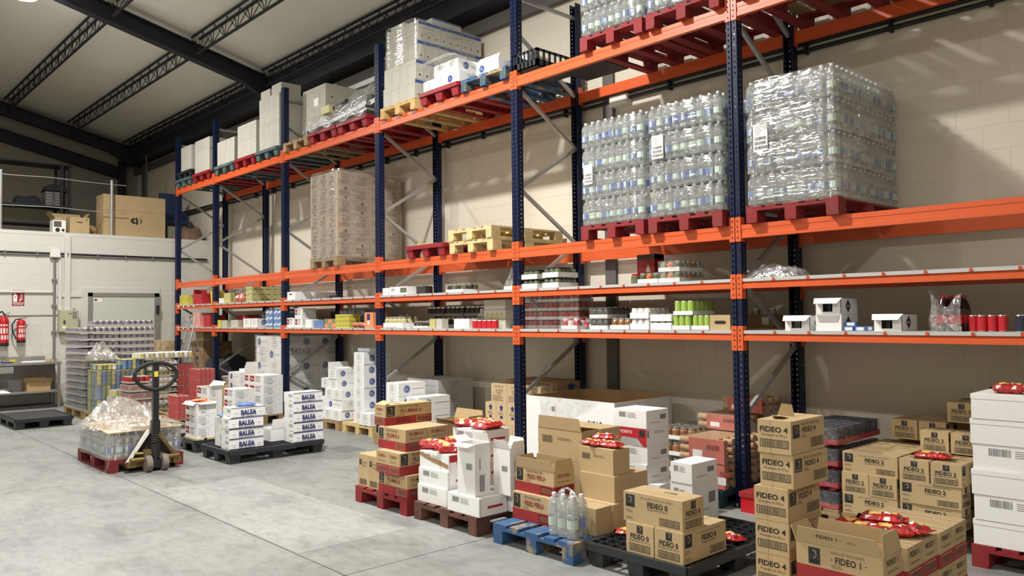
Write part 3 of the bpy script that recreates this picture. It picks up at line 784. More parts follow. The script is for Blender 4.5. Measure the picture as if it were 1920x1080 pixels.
def _circ2(w, d, h):
    mb = MB()
    draw(mb, 'F', w, d, h, [('disc', .25, .52, .3, 'circle_blue'), ('lines', .2, .56, .3, 2, .12, 'white_card'), ('rect', .42, .5, .9, .53, 'ink_grey')])
    draw(mb, 'R', w, d, h, [('frame', .3, .2, .7, .84, .02, 'ink_grey'), ('rect', .5, .84, .515, 1, 'ink_grey'), ('lines', .36, .7, .64, 4, .1, 'ink_grey')]); return mb
CIRC2 = mkp('circ2', _circ2)
def _redlogo(w, d, h):
    mb = MB(); draw(mb, 'F', w, d, h, [('rect', .04, .3, .34, .88, 'red_print'), ('poly', [(.09, .6), (.28, .45), (.29, .53), (.1, .7)], 'white_card'), ('rect', .42, .78, .8, .84, 'ink'), ('lines', .42, .66, .85, 5, .09, 'ink_grey')])
    draw(mb, 'R', w, d, h, [('frame', .06, .22, .62, .86, .02, 'ink_grey'), ('lines', .1, .72, .58, 5, .1, 'ink_grey'), ('bars', .22, .08, .46, .2, 'ink_grey')]); return mb
REDL = mkp('redlogo', _redlogo)
def _balea(w, d, h):
    mb = MB(); draw(mb, 'R', w, d, h, [('rect', 0, 0, 1, .05, 'ink_blue'), ('rect', 0, .95, 1, 1, 'ink_blue')]+[('poly', [(i/26+.004, .95), (i/26+.022, .95), (i/26+.013, .86)], 'ink_blue') for i in range(26)]+[('poly', [(i/26+.004, .05), (i/26+.022, .05), (i/26+.013, .12)], 'ink_blue') for i in range(26)]+
         [('text', 'BALEA', .27, .26, .48, 'ink_blue', .05, .46), ('poly', [(.07, .5), (.13, .38), (.22, .48), (.14, .44)], 'ink_grey'), ('poly', [(.78, .5), (.86, .38), (.95, .5), (.86, .44)], 'ink_grey')])
    draw(mb, 'F', w, d, h, [('rect', .5, .55, .9, .85, 'grey_card'), ('rect', .6, .1, .85, .2, 'grey_card'), ('rect', 0, .0, .02, 1, 'grey_card')]); return mb
BALEA = mkp('balea', _balea)
def _yudy(w, d, h):
    mb = MB()
    for f in 'FR': draw(mb, f, w, d, h, [('text', 'ACEITE REFINADO', .2, .82, .07, 'ink_brown', 0, .6), ('text', '\u00b7YuDY', .25, .45, .28, 'ink_brown', 0, .5), ('lines', .1, .36, .9, 4, .08, 'ink_brown')])
    return mb
YUDY = mkp('yudy', _yudy)
def _yarrow(w, d, h):
    mb = MB()
    for f in 'FR': draw(mb, f, w, d, h, [('poly', [(.3, .75), (.5, .92), (.7, .75), (.6, .75), (.6, .62), (.4, .62), (.4, .75)], 'ink_blue'), ('lines', .2, .5, .85, 2, .08, 'ink_brown'), ('rect', .38, .22, .62, .36, 'ink_blue')])
    return mb
YARROW = mkp('yarrow', _yarrow)
def _yarrowb(w, d, h):
    mb = MB()
    for f in 'FR': draw(mb, f, w, d, h, [('poly', [(.36, .8), (.5, .92), (.64, .8), (.57, .8), (.57, .7), (.43, .7), (.43, .8)], 'ink_brown'), ('lines', .1, .6, .9, 4, .1, 'ink_brown'), ('rect', .42, .08, .58, .22, 'ink_brown')])
    return mb
YARROWB = mkp('yarrowb', _yarrowb)

# ------------------------------------------------------------------ builders: cans, jars, bottles, packs
def can_mesh(r, h, m, end='tin', n=10):
    return cached(('can', r, h, m, end), lambda: MB().lathe([(r*.88, 0), (r, h*.05), (r, h*.95), (r*.93, h), (r*.88, h*.97), (.001, h*.97)], m, n, mats=[end, m, end, end, end]))
def jar_mesh(r, h, m, lid='tin', n=10):
    return cached(('jar', r, h, m, lid), lambda: MB().lathe([(r*.9, 0), (r, h*.06), (r, h*.7), (r*.84, h*.8), (r*.86, h*.81), (r*.86, h*.98), (r*.8, h), (.001, h)], m, n, mats=[m, m, m, lid, lid, lid, lid]))
def tray(label, near, z, nx, ny, r, h, me, th=.035, m='white_card', cat='tray', name='can_tray', group=None, rz=0, wrap=None, full=False, item='can', tiers=1):
    """shrink-wrapped tray of cans; near = (+X,-Y) corner"""
    w, d = nx*2*r+.006, ny*2*r+.006
    t = thing(name, label, cat, (near[0]-w/2, near[1]+d/2, z), rz, group)
    if th:
        def f():
            mb = MB().box(-w/2, -d/2, 0, w/2, d/2, .003, m); q = .003
            mb.box(-w/2, -d/2, 0, w/2, -d/2+q, th, m); mb.box(-w/2, d/2-q, 0, w/2, d/2, th, m); mb.box(-w/2, -d/2, 0, -w/2+q, d/2, th, m); mb.box(w/2-q, -d/2, 0, w/2, d/2, th, m); return mb
        part('tray_base', cached(('tray_base', round(w, 3), round(d, 3), th, m), f), t)
    for k in range(tiers):
        for i in range(nx):
            for j in range(ny):
                if full or j == 0 or i == nx-1:
                    mm = me[(i+j+k) % len(me)] if isinstance(me, (list, tuple)) else me
                    part(item, mm, t, (-w/2+.003+r*(2*i+1), -d/2+.003+r*(2*j+1), .004+k*h))
    if wrap: part('shrink_film', cached(('shrink', round(w, 3), round(d, 3), h*tiers, wrap), lambda: MB().box(-w/2-.002, -d/2-.002, .003, w/2+.002, d/2+.002, h*tiers+.007, wrap)), t)
    return t
def bottle_parts(r, h, body='bottle_pet', n=12):
    prof = [(.001, .004*h), (.7*r, 0), (r*.97, .02*h), (r, .06*h), (r, .12*h), (.93*r, .14*h), (r, .17*h), (.97*r, .22*h), (.97*r, .46*h), (r, .49*h), (r, .55*h), (.9*r, .58*h), (r, .62*h), (r*.99, .7*h), (.9*r, .79*h), (.68*r, .86*h), (.4*r, .91*h), (.3*r, .92*h), (.3*r, .94*h)]
    b = cached(('bottle_body', r, h, body, n), lambda: MB().lathe(prof, body, n))
    c = cached(('bottle_cap', r, h), lambda: MB().lathe([(.36*r, .93*h), (.36*r, .99*h), (.32*r, h), (.001, h)], 'cap_white', 8))
    return b, c
def bottle_label(r, h, m, n=12):
    return cached(('bottle_label', r, h, m), lambda: _lab(r, h, m, n))
def _lab(r, h, m, n):
    mb = MB(); R = r*.985; z0, z1 = .24*h, .45*h
    vs = [(R*math.cos(2*PI*i/n), R*math.sin(2*PI*i/n), z) for z in (z0, z1) for i in range(n)]
    for i in range(n): mb.add([vs[i], vs[(i+1) % n], vs[n+(i+1) % n], vs[n+i]], ((0, 1, 2, 3),), m if i % 3 else 'label_green', True)
    return mb
def water_bottle(label, loc, r, h, rz=0, group=None, lab='label_blue'):
    t = thing('water_bottle', label, 'bottle', loc, rz, group)
    b, c = bottle_parts(r, h); part('body', b, t); part('cap', c, t); part('label', bottle_label(r, h, lab), t)
    return t
def pillow(L_, W, H, m, seed=0, patch='pasta', n=16):
    """crinkled pouch with flat end seals, a pasta window and a small white label"""
    r = random.Random(seed); mb = MB(); nv = 9
    ph = [r.uniform(0, 6) for _ in range(6)]; jit = {}
    def f(u, v, s):
        a = min(1, max(0, (abs(2*u-1)-.0)/.86))
        e = max(0, 1-a**5)**.6*max(0, 1-abs(2*v-1)**3.2)**.5
        bumpy = 1+.16*math.sin(11*u+ph[0])*math.cos(8*v+ph[1])+.12*math.sin(21*u+ph[2]+6*v)
        k = (round(u*n), round(v*nv), s)
        if k not in jit: jit[k] = r.uniform(-.12, .12)
        z = s*H/2*e*(bumpy+jit[k])
        pin = 1-.12*math.exp(-((abs(2*u-1)-.88)/.08)**2)
        w_ = .012*math.sin(9*u+ph[3])
        return ((u-.5)*L_, (v-.5)*W*pin+w_*W, z+H/2)
    mb.grid(n, nv, lambda u, v: f(u, v, 1), m, False); mb.grid(n, nv, lambda u, v: f(1-u, v, -1), m, False)
    if patch:
        up = lambda p, d: (p[0], p[1], p[2]+d)
        def pg(u0, u1, v0, v1, nu, nw, mm, d): mb.grid(nu, nw, lambda u, v: up(f(u0+(u1-u0)*u, v0+(v1-v0)*v, 1), d), mm, False)
        k = n
        pg(4/n, 8/n, 2/nv, 7/nv, 4, 5, patch, .002); pg(9/n, 11/n, 3/nv, 5/nv, 2, 2, 'white_print', .002); pg(11/n, 13/n, 5/nv, 8/nv, 2, 3, 'pasta', .002); pg(13/n, 14/n, 1/nv, 4/nv, 1, 3, 'can_dark', .002)
        for (u0, u1) in ((3/n, 6/n), (9/n, 11/n)):
            mb.quad(f(u0, 0, 1), f(u1, 0, 1), f(u1, 1/nv, 1), f(u0, 1/nv, 1), 'white_print')
    return mb
def bag(label, loc, L_=.2, W=.12, H=.05, rz=0, tilt=0, seed=0, group='red pasta bags', name='pasta_bag', m='bag_red'):
    t = thing(name, label, 'bag', loc, rz, group)
    part('pouch', pillow(L_, W, H, m, seed), t, (0, 0, 0), (tilt, 0, 0))
    part('end_seal', cached(('end_seal', round(W, 3), m), lambda: MB().box(-.006, -W*.46, 0, .012, W*.46, .003, m)), t, (L_/2-.004, 0, H/2), (tilt, 0, 0))
    return t
def crumple(w, d, h, m, seed, nu=16, nv=14, peak=1.0, base=0.0, soft=False):
    r = random.Random(seed); mb = MB(); ph = [(r.uniform(2, 9), r.uniform(2, 9), r.uniform(0, 6), r.uniform(.3, 1)) for _ in range(7)]
    ji = {}
    def f(u, v):
        x = (u-.5)*w; y = (v-.5)*d
        e = max(0, 1-(2*u-1)**2)**.5*max(0, 1-(2*v-1)**2)**.5
        z = h*e*(.45+.55*abs(sum(a*math.sin(p*u*2+q*v*2+s) for p, q, s, a in ph)/2.6))*peak
        if soft: e = max(0, 1-abs(2*u-1)**5)**.5*max(0, 1-abs(2*v-1)**5)**.5; z = h*e*(.82+.1*sum(a*math.sin(p*u+q*v+s) for p, q, s, a in ph)/2)
        k = (round(u*nu), round(v*nv))
        if k not in ji: ji[k] = (r.uniform(-.3, .3)/nu*w, r.uniform(-.3, .3)/nv*d, r.uniform(-.12, .12)*h*e)
        j = ji[k]
        return (x+j[0], y+j[1], base+max(0, z+j[2]*(.25 if soft else 1)))
    mb.grid(nu, nv, f, m, soft); return mb
# ------------------------------------------------------------------ goods on the floor, near row of pallets
PZ = .146
# --- red pallet with PLUMAS cartons
wood_pallet('red wooden pallet under the PLUMAS pasta cartons', -2.61, -2.22, m='wood_red')
carton('tall kraft SPAGHETTI carton at the left corner of the red pallet', (-2.437, -2.19), PZ, (.17, .28, .285), pr=SPAG, seam='y')
carton('tall kraft SPAGHETTI carton beside the PLUMAS stack', (-2.262, -2.195), PZ, (.17, .28, .285), pr=SPAG, seam='y')
carton('bottom front PLUMAS 6 carton on the red pallet', (-1.81, -2.215), PZ, (.43, .225, .188), pr=PLUM_L)
carton('bottom rear PLUMAS 6 carton on the red pallet', (-1.81, -1.985), PZ, (.43, .225, .188), pr=PLUM_L)
carton('bottom PLUMAS 6 carton at the back of the red pallet', (-1.83, -1.75), PZ, (.43, .225, .188), pr=PLUM_L)
carton('PLUMAS 6 carton in the second layer, right of its pair', (-1.85, -2.265), .334, (.17, .43, .188), pr=PLUM_S, rz=.02, seam='y')
carton('PLUMAS 6 carton in the second layer, left of its pair', (-2.025, -2.265), .334, (.17, .43, .188), pr=PLUM_S, rz=.02, seam='y')
carton('PLUMAS 6 carton in the third layer, front of its pair', (-1.88, -2.18), .522, (.41, .232, .186), pr=PLUM_L, rz=.01)
carton('PLUMAS 6 carton in the third layer, rear of its pair', (-1.885, -1.945), .522, (.41, .232, .186), pr=PLUM_L, rz=.02)
def _plum_top(w, d, h):
    mb = pasta_print('PLUMAS 6', U4, 'RL', 'FB', 'red', w, d, h, 'ink_red'); draw(mb, 'R', w, d, h, [('text', 'BOSNG', .24, .1, .24, 'ink', .01, .3)]); draw(mb, 'T', w, d, h, [('text', 'PLUMAS 6', .3, .3, .12, 'ink_red', 0, .5)]); return mb
t = carton('topmost PLUMAS 6 carton with loose lid and marker scrawl on its red band', (-2.215, -2.15), .708, (.175, .5, .18), pr=mkp('plum_top', _plum_top), rz=-.03, seam='y')
part('flap', cached(('flap_loose',), lambda: flap_mesh(.17, .08, 'kraft')), t, (0, -.25, .18), (-1.2, 0, 0))
for k in range(2):
    carton('PLUMAS 6 carton at the back of the red pallet, %s' % ['lower', 'upper'][k], (-1.88, -1.51), PZ+.188*k, (.43, .22, .188), pr=PLUM_L)
carton('open PLUMAS 6 carton with raised flaps behind the third layer', (-1.9, -1.51), .524, (.42, .22, .18), pr=None, openf=[('B', .15, .09), ('F', 1.2, .06), ('R', .6, .07)], contents=(.8, 'kraft_dark'))
# --- brown pallet with white cartons and red bags
wood_pallet('dark brown wooden pallet under white cartons of pasta bags', -1.72, -2.21, m='wood_redbrown')
for k in range(3):
    n = ['bottom', 'middle', 'torn top one'][k]
    t = carton('white carton in the front left column, '+n, (-1.335, -2.17+.012*k), PZ+.137*k, (.385, .28, .137), 'white_card', WBAR, rz=.0)
    if k == 2: part('torn_strip', MB().prism([(-.19, .1), (-.1, .075), (0, .055), (.1, .04), (.19, .025), (.19, .06), (.05, .085), (-.06, .1), (-.15, .125), (-.19, .125)], -.1415, -.1403, 'kraft_dark', 'y'), t, label='torn kraft strip'); part('red_corner', MB().box(.1925, -.13, .075, .194, .1, .13, 'red_card'), t)
carton('low white carton with red slot at the near corner of the brown pallet', (-.9, -2.2), PZ, (.385, .285, .14), 'white_card', WBAR)
carton('tall white carton standing on end with open top, in front', (-.965, -2.19), .288, (.2, .16, .4), 'white_card', WTALL, rz=.05, openf=[('L', .9, .07), ('B', -.1, .07), ('F', 1.9, .06)], contents=(.6, 'kraft_dark'))
carton('white carton under the second tall carton, lid ajar', (-.74, -1.9), PZ, (.4, .28, .14), 'white_card', WBAR, openf=[('R', 1.0, .08), ('F', .8, .06)], contents=(.8, 'red_card'))
carton('tall white carton standing on end with ragged open top, behind', (-.79, -1.97), .288, (.2, .15, .36), 'white_card', WTALL, rz=-.04, openf=[('R', .25, .06), ('F', .2, .06), ('B', .1, .07)], contents=(.5, 'kraft_dark'))
for k in range(4): carton('white carton in the rear column of the brown pallet, %s' % nth(3-k, 4), (-1.37, -1.75), PZ+.139*k, (.4, .3, .139), 'white_card', WBAR)
BG = 'red pasta bags'
for i, (x, y, a, tl) in enumerate([(-1.68, -2.05, .55, .0), (-1.57, -1.99, 1.0, .25), (-1.5, -1.93, .9, .2), (-1.43, -2.05, .9, .3)]):
    bag('red pasta bag on the torn white carton, %s from the left' % ['first', 'second', 'third', 'fourth'][i], (x, y, .562+(.03 if i == 2 else 0)), .24, .11, .075, a, tl, i)
for i, (x, y, a) in enumerate([(-1.66, -1.5, .35), (-1.5, -1.54, -.1), (-1.48, -1.66, .1), (-1.72, -1.64, 1.1)]):
    bag('red pasta bag on the rear white column, %s from the right' % ['third', 'second', 'first', 'fourth'][i], (x, y, .705), .25, .13, .06, a, 0, 10+i)
# --- blue pallet with FIDEO PERLA, brown cartons and a bottle pack
wood_pallet('worn blue wooden pallet with a bottle pack on its corner', -.73, -2.21, m='wood_blue')
carton('closed FIDEO PERLA carton on the blue pallet', (-.31, -2.005), PZ, (.425, .22, .2), pr=PERLA)
carton('open FIDEO PERLA carton with raised flaps', (-.335, -1.965), .347, (.405, .215, .185), pr=PERLA, openf=[('F', .12, .075), ('L', .1, .07), ('R', -.12, .08), ('B', -.1, .07)])
BR = 'plain brown cartons on the blue pallet'
def _bro(w, d, h):
    mb = MB(); draw(mb, 'F', w, d, h, [('bars', .1, .52, .34, .76, 'ink_soft'), ('lines', .45, .7, .85, 2, .05, 'ink_soft')]); draw(mb, 'T', w, d, h, [('poly', [(.3, .3), (.38, .26), (.4, .4), (.32, .42)], 'ink')]); return mb
BROWN = mkp('brown', _bro)
carton('plain brown carton behind the bottle pack, on the pallet', (.06, -1.965), PZ, (.33, .17, .185), 'kraft', BROWN, seam='y')
carton('plain brown carton in the second bottom row of the blue pallet', (.065, -1.785), PZ, (.33, .18, .185), 'kraft')
carton('plain brown carton in the third bottom row of the blue pallet', (.065, -1.6), PZ, (.33, .18, .185), 'kraft')
carton('plain brown carton in the middle of the right hand stack', (.04, -1.735), .332, (.33, .19, .183), 'kraft')
carton('plain brown carton topping the right hand stack, bags on it', (.015, -1.715), .516, (.33, .185, .183), 'kraft', BROWN)
carton('plain brown carton behind the middle of the right hand stack', (.03, -1.53), .332, (.33, .19, .18), 'kraft')
for i, (x, y, a, s) in enumerate([(-.24, -1.63, .3, .2), (-.17, -1.64, .9, .18), (-.07, -1.63, .1, .19), (-.2, -1.56, .5, .2)]):
    bag('red pasta bag on the topmost brown carton, %s from the left' % ['first', 'second', 'third', 'last'][i], (x, y, .701+(.035 if i == 3 else 0)), s, .11, .045, a, 0, 30+i)
for k in range(2): carton('plain brown carton under the large open one, %s' % ['bottom', 'second'][k], (-.46, -1.52), PZ+.187*k, (.44, .2, .187), 'kraft')
carton('large brown carton with its front flap standing up', (-.46, -1.52), .522, (.48, .21, .24), 'kraft', BROWN, openf=[('F', .1, .1), ('B', -1.4, .1)], contents=(.85, 'kraft_dark'))
def _slat(w, d, h):
    mb = MB(); draw(mb, 'T', w, d, h, [('rect', 0, .2, 1, .24, 'kraft_dark'), ('rect', 0, .5, 1, .53, 'kraft_dark'), ('rect', 0, .78, 1, .82, 'kraft_dark')]); return mb
for k in range(2): carton('brown carton with slatted lid behind the large open one, %s' % ['next to it', 'rearmost'][k], (-.46, -1.3+.125*k), .522, (.48, .122, .24), 'kraft', mkp('slat', _slat), seam=None)
for k in range(2):
    for q in range(2): carton('brown carton under the slatted lid cartons, %s, %s' % (['front', 'rear'][k], ['bottom', 'upper'][q]), (-.46, -1.3+.125*k), PZ+.187*q, (.48, .122, .187), 'kraft')
for i in range(3):
    for j in range(2):
        water_bottle('clear water bottle in the six pack on the blue pallet, %s row, %s' % (['front', 'rear'][j], ['left', 'middle', 'right'][i]), (-.19+.088*i, -2.115+.088*j, PZ), .0435, .29, rz=i+j, group='six pack bottles', lab='label_blue' if j else 'label_green')
def sixfilm():
    mb = MB(); pts = []
    def f(u, v):
        a = 2*PI*u; ex = 4
        c, s = math.cos(a), math.sin(a); k = (abs(c)**ex+abs(s)**ex)**(-1/ex)
        sh = 1-.25*max(0, v-.7)/.3
        return (k*c*.128*sh, k*s*.085*sh, .005+v*.26)
    mb.grid(24, 6, f, 'film_clear'); return mb
solo('shrink_film', sixfilm(), 'clear shrink film around the six pack of bottles', 'film', (-.101, -2.073, PZ))
solo('carry_strap', MB().tube([(-.1, 0, .26), (-.05, 0, .31), (0, 0, .325), (.05, 0, .31), (.1, 0, .26)], .008, 'film_thick', 6), 'clear carry strap over the six pack of bottles', 'strap', (-.101, -2.073, PZ))
# --- black plastic pallet with FIDEO 0
plastic_pallet('black plastic grid pallet under the FIDEO 0 cartons', .11, -2.115)
carton('FIDEO 0 carton lying across the top of the pair', (.862, -2.085), .346, (.455, .225, .187), pr=FID0_L)
carton('FIDEO 0 carton on the grid pallet, near corner', (.872, -2.1), .156, (.21, .47, .189), pr=FID0_S, seam='y')
carton('FIDEO 0 carton on the grid pallet, left of its pair', (.652, -2.1), .156, (.215, .47, .189), pr=FID0_S, seam='y')
bag('red and yellow pasta bag lying left of the FIDEO 0 cartons', (.2, -1.8, .156), .18, .1, .04, .6, 0, 41)
bag('red and yellow pasta bag lying right of the FIDEO 0 cartons', (.78, -1.42, .156), .2, .1, .045, -.3, 0, 42)
carton('tall white carton at the back of the grid pallet', (.39, -1.29), .156, (.19, .33, .29), 'white_card', WBAR2)
carton('white carton on top of the tall white carton', (.392, -1.295), .447, (.185, .32, .143), 'white_card', WBAR2, seam='y')
# --- white CLASICA column behind the blue pallet
cut_pallet('cut wooden pallet under the white column with the CLASICA carton', -.68, -.93, -.2, -.57)
def _clas(w, d, h):
    mb = MB(); draw(mb, 'F', w, d, h, [('rect', 0, 0, 1, 1, 'red_card'), ('poly', [(.1, .0), (.9, .0), (.72, .42), (.25, .46)], 'grey_card'), ('text', 'CLASICA', .2, .66, .17, 'white_print', .01, .36, 1), ('rect', .78, .52, .95, .9, 'logo_black')])
    draw(mb, 'R', w, d, h, [('lines', .35, .8, .9, 2, .1, 'ink_grey'), ('rect', .03, .5, .1, .9, 'ink_grey')]); return mb
CLAS = mkp('clasica', _clas)
for k in range(5):
    carton(['white carton at the bottom of the CLASICA column', 'white carton second from the floor in the CLASICA column', 'white carton just under the red CLASICA carton', 'white carton with red CLASICA front printed upside down', 'white carton topping the CLASICA column'][k],
           (-.31+[.1, 0, .0, .0, 0][k], -.9), PZ+.147*k, (.34, .3, .146), 'white_card', CLAS if k == 3 else WBAR2, rz=[.08, -.03, .02, 0, 0][k])
for k in range(3): carton('white carton in the low column left of the CLASICA one, %s' % nth(2-k, 3), (-1.15, -.88), .0+.165*k, (.4, .3, .165), 'white_card')
# --- pallet with FIDEO 4 and FIDEO 1
wood_pallet('wooden pallet under the FIDEO 4 and FIDEO 1 cartons', 1.35, -2.33, m='wood_old')
for k in range(5):
    xo = [-.01, -.01, -.015, .02, .012][k]; yo = [0, 0, .0, .02, .01][k]
    t = carton('FIDEO 4 carton, %s of the five-box column' % nth(4-k, 5), (1.545+xo, -2.06+yo), PZ+.186*k, (.2, .39, .184), pr=FID4, rz=[0, .01, .02, -.02, 0][k], seam='y')
    if k == 4:
        part('flap', cached(('flap_f4',), lambda: flap_mesh(.1, .07, 'kraft')), t, (-.04, .02, .185), (.1, .1, .2)); part('flap', cached(('flap_f4b',), lambda: flap_mesh(.09, .09, 'kraft_pale')), t, (-.03, -.06, .186), (1.35, 0, .2))
k_ = 0
for lay in range(2):
    for r, yy in enumerate([-2.3, -2.085, -1.885, -1.685, -1.48]):
        if lay == 1 and r == 0: continue
        carton('FIDEO 1 carton in the %s layer, %s row from the front' % (['lower', 'upper'][lay], ['first', 'second', 'third', 'fourth', 'fifth'][r]), (2.165+(.01 if r > 2 else 0), yy), PZ+.187*lay, (.42, .195, .185), pr=FID1_T)
def _f1open(w, d, h):
    mb = pasta_print('FIDEO 1', U4, 'FB', 'RL', 'red', w, d, h); return mb
t = carton('open FIDEO 1 carton with wide flaps at the front of its pallet', (2.145, -2.32), .335, (.43, .215, .185), pr=mkp('f1open', _f1open), openf=[('F', .3, .085), ('R', -.12, .1), ('B', -.1, .08), ('L', .5, .08)])
fp = MB(); draw(fp, 'F', .42, .002, .085, [('text', '\u00b7 FIDEO 1 \u00b7', .22, .45, .22, 'ink', .02, .34), ('text', '250 g', .62, .42, .14, 'ink_soft', 0, .1)])
part('flap_print', fp, t, (0, -.1095, .185), (.3, 0, 0))
for i, (x, y, a) in enumerate([(1.92, -1.95, .2), (2.02, -1.9, .5), (1.93, -1.8, .3), (2.05, -1.78, -.2), (1.83, -1.88, .9)]):
    bag('red pasta bag on the FIDEO 1 cartons, %s of five' % ['front', 'right front', 'middle', 'right rear', 'left'][i], (x, y, .521+(.03 if i == 2 else 0)), .24, .12, .05, a, 0, 50+i)
# --- FIDEO 2 wall of cartons under the rack
wood_pallet('wooden pallet under the FIDEO 2 cartons', .95, -.14, m='wood_old')
h2 = .1545
def F2(lbl, near, z, long=True):
    carton(lbl, near, z, (.405, .19, h2) if long else (.2, .39, h2), pr=FID2_L if long else FID2_S, seam='x' if long else 'y')
F2('FIDEO 2 carton, long side out, bottom layer left', (1.357, -.13), PZ); F2('FIDEO 2 carton, long side out, bottom layer right', (1.785, -.14), PZ)
F2('FIDEO 2 carton, end out, second layer, first from the left', (1.15, -.13), PZ+h2, False); F2('FIDEO 2 carton, end out, second layer, next to the first', (1.357, -.135), PZ+h2, False); F2('FIDEO 2 carton, long side out, second layer right', (1.79, -.15), PZ+h2)
F2('FIDEO 2 carton, long side out, third layer left', (1.36, -.12), PZ+2*h2); F2('FIDEO 2 carton behind it, long side out, third layer', (1.36, .075), PZ+2*h2)
F2('FIDEO 2 carton, end out, third layer, left of the pair with a bag', (1.585, -.15), PZ+2*h2, False); F2('FIDEO 2 carton, end out, third layer, right of the pair with a bag', (1.8, -.16), PZ+2*h2, False)
for k in range(3):
    F2('FIDEO 2 carton, end out, back row layer %s, left' % 'one two three'.split()[k], (1.15, .3), PZ+k*h2, False)
    F2('FIDEO 2 carton, end out, back row layer %s, middle' % 'one two three'.split()[k], (1.36, .3), PZ+k*h2, False)
    F2('FIDEO 2 carton, end out, back row layer %s, right' % 'one two three'.split()[k], (1.58, .3), PZ+k*h2, False)
for q in range(2): carton('FIDEO 2 carton, end out, on top behind the pasta bag, %s' % ['left', 'right'][q], (1.57+.215*q, .3), PZ+3*h2, (.2, .21, h2), pr=FID2_S, seam='y')
F2('shaded FIDEO 2 carton, end out, at the back left', (1.27, .52), .65, False); F2('shaded FIDEO 2 carton, end out, at the back beside it', (1.48, .52), .65, False)
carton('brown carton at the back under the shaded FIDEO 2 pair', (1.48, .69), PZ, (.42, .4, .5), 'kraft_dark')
F2('shaded FIDEO 2 carton, end out, highest at the back', (1.68, .56), .81, False)
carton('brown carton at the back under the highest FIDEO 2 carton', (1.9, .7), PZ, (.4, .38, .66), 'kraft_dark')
bag('red pasta bag on the pair of FIDEO 2 carton ends', (1.56, -.02, .612), .26, .13, .045, .15, 0, 60)
# --- white lidded cartons on a red pallet at the right edge
wood_pallet('red wooden pallet at the right edge under white lidded cartons', 1.91, -.36, m='wood_red')
for k in range(6):
    t = carton('white lidded carton at the right edge, %s of six' % nth(5-k, 6), (2.5+.01*(k % 2), -.34-.006*(k % 3)), PZ+.164*k, (.58, .4, .162), 'white_card', WBAR if k in (1, 3) else WLID, rz=.006*(k % 3))
    if k not in (1, 3): part('lid_band', MB().box(-.292, -.203, .128, .292, -.2, .16, 'white_card'), t)
bag('red pasta bag on the white lidded cartons, left', (2.12, -.22, 1.132), .22, .12, .06, .2, 0, 61); bag('red and yellow pasta bag on the white lidded cartons, right', (2.3, -.25, 1.132), .22, .12, .09, .1, 0, 62)
# --- navy drink packs beside FIDEO 2
cut_pallet('cut wooden pallet under the navy drink packs', .5, -.12, .92, .72)
nv = can_mesh(.033, .125, 'can_navy', 'can_navy')
for k in range(4):
    for q in range(1):
        tray('film-wrapped navy can pack with a red tray, %s' % nth(3-k, 4), (.905, -.1), PZ+.165*k, 6, 12, .033, .125, nv, .04, 'red_card', 'drink pack', 'drink_pack', 'navy drink packs', wrap='film_clear', full=(k == 3))
# red crate edge by the upright
t = thing('plastic_crate', 'bright red plastic crate on the floor by the navy upright', 'crate', (.28, -.0, 0)); part('shell', MB().box(-.2, -.14, 0, .2, .2, .13, 'red_paint'), t); part('rim', MB().box(-.21, -.15, .13, .21, .21, .17, 'red_print'), t)
# --- red noodle packs on a teal pallet
plastic_pallet('dark teal plastic pallet under the red film-wrapped noodle packs', -.64, -.2, m='plastic_teal', solid=True, w=.56)
def noodle(label, near, z, nx, ny, nz):
    a, b, c = .115, .12, .1
    w, d, h = nx*a, ny*b, nz*c*.7
    t = thing('noodle_pack', label, 'noodle pack', (near[0]-w/2, near[1]+d/2, z), 0, 'red noodle packs')
    cup = cached(('noodle_cup',), lambda: MB().cyl((0, 0, 0), (.052, 0, 0), .034, 'egg_tray', 10, .03).cyl((.052, 0, 0), (.108, 0, 0), .03, 'egg_tray', 10, .034))
    slv = cached(('noodle_sleeve', nx, nz), lambda: MB().box(-w/2+.1, -d/2-.002, .004, w/2-.002, -d/2+.02, h-.004, 'carton_red').box(-w/2+.14, -d/2-.0035, h*.2, -w/2+.24, -d/2-.002, h*.5, 'white_print').box(-w/2+.28, -d/2-.0035, h*.55, w/2-.05, -d/2-.002, h*.75, 'ink_red'))
    part('sleeve', slv, t)
    for k in range(nz):
        for i in range(nx):
            part('cup', cup, t, (-w/2+a*i, -d/2+.04, .035+k*.07))
        for j in range(1, ny): part('cup', cup, t, (w/2-a, -d/2+.04+b*j*.98, .035+k*.07))
    part('core', MB().box(-w/2+.02, -d/2+.06, .005, w/2-.1, d/2, h-.005, 'egg_tray'), t)
    part('shrink_film', MB().box(-w/2-.003, -d/2-.006, .002, w/2+.003, d/2+.003, h+.004, 'film_red'), t)
noodle('red noodle cup pack, bottom of the teal pallet, right', (-.06, -.15), .157, 2, 6, 3); noodle('red noodle cup pack, bottom of the teal pallet, left', (-.3, -.15), .157, 2, 6, 3)
noodle('red noodle cup pack, upper layer on the teal pallet', (-.06, -.15), .37, 4, 6, 3); noodle('red noodle cup pack on top at the back of the teal pallet', (-.2, .35), .585, 4, 4, 2); noodle('red noodle cup pack highest at the back of the teal pallet', (-.1, .62), .735, 4, 3, 2)
# jars in trays in the next bay
cut_pallet('cut wooden pallet under the trays of brown jars', -1.04, .26, -.65, .84)
jb = jar_mesh(.045, .12, 'jar_brown', 'tin')
for k in range(3): tray('white tray of brown jars beside the noodle packs, %s' % nth(2-k, 3), (-.66, .28), PZ+.155*k, 4, 6, .045, .12, jb, .04, 'white_card', 'jar tray', 'jar_tray', 'brown jar trays', full=(k == 2), item='jar')
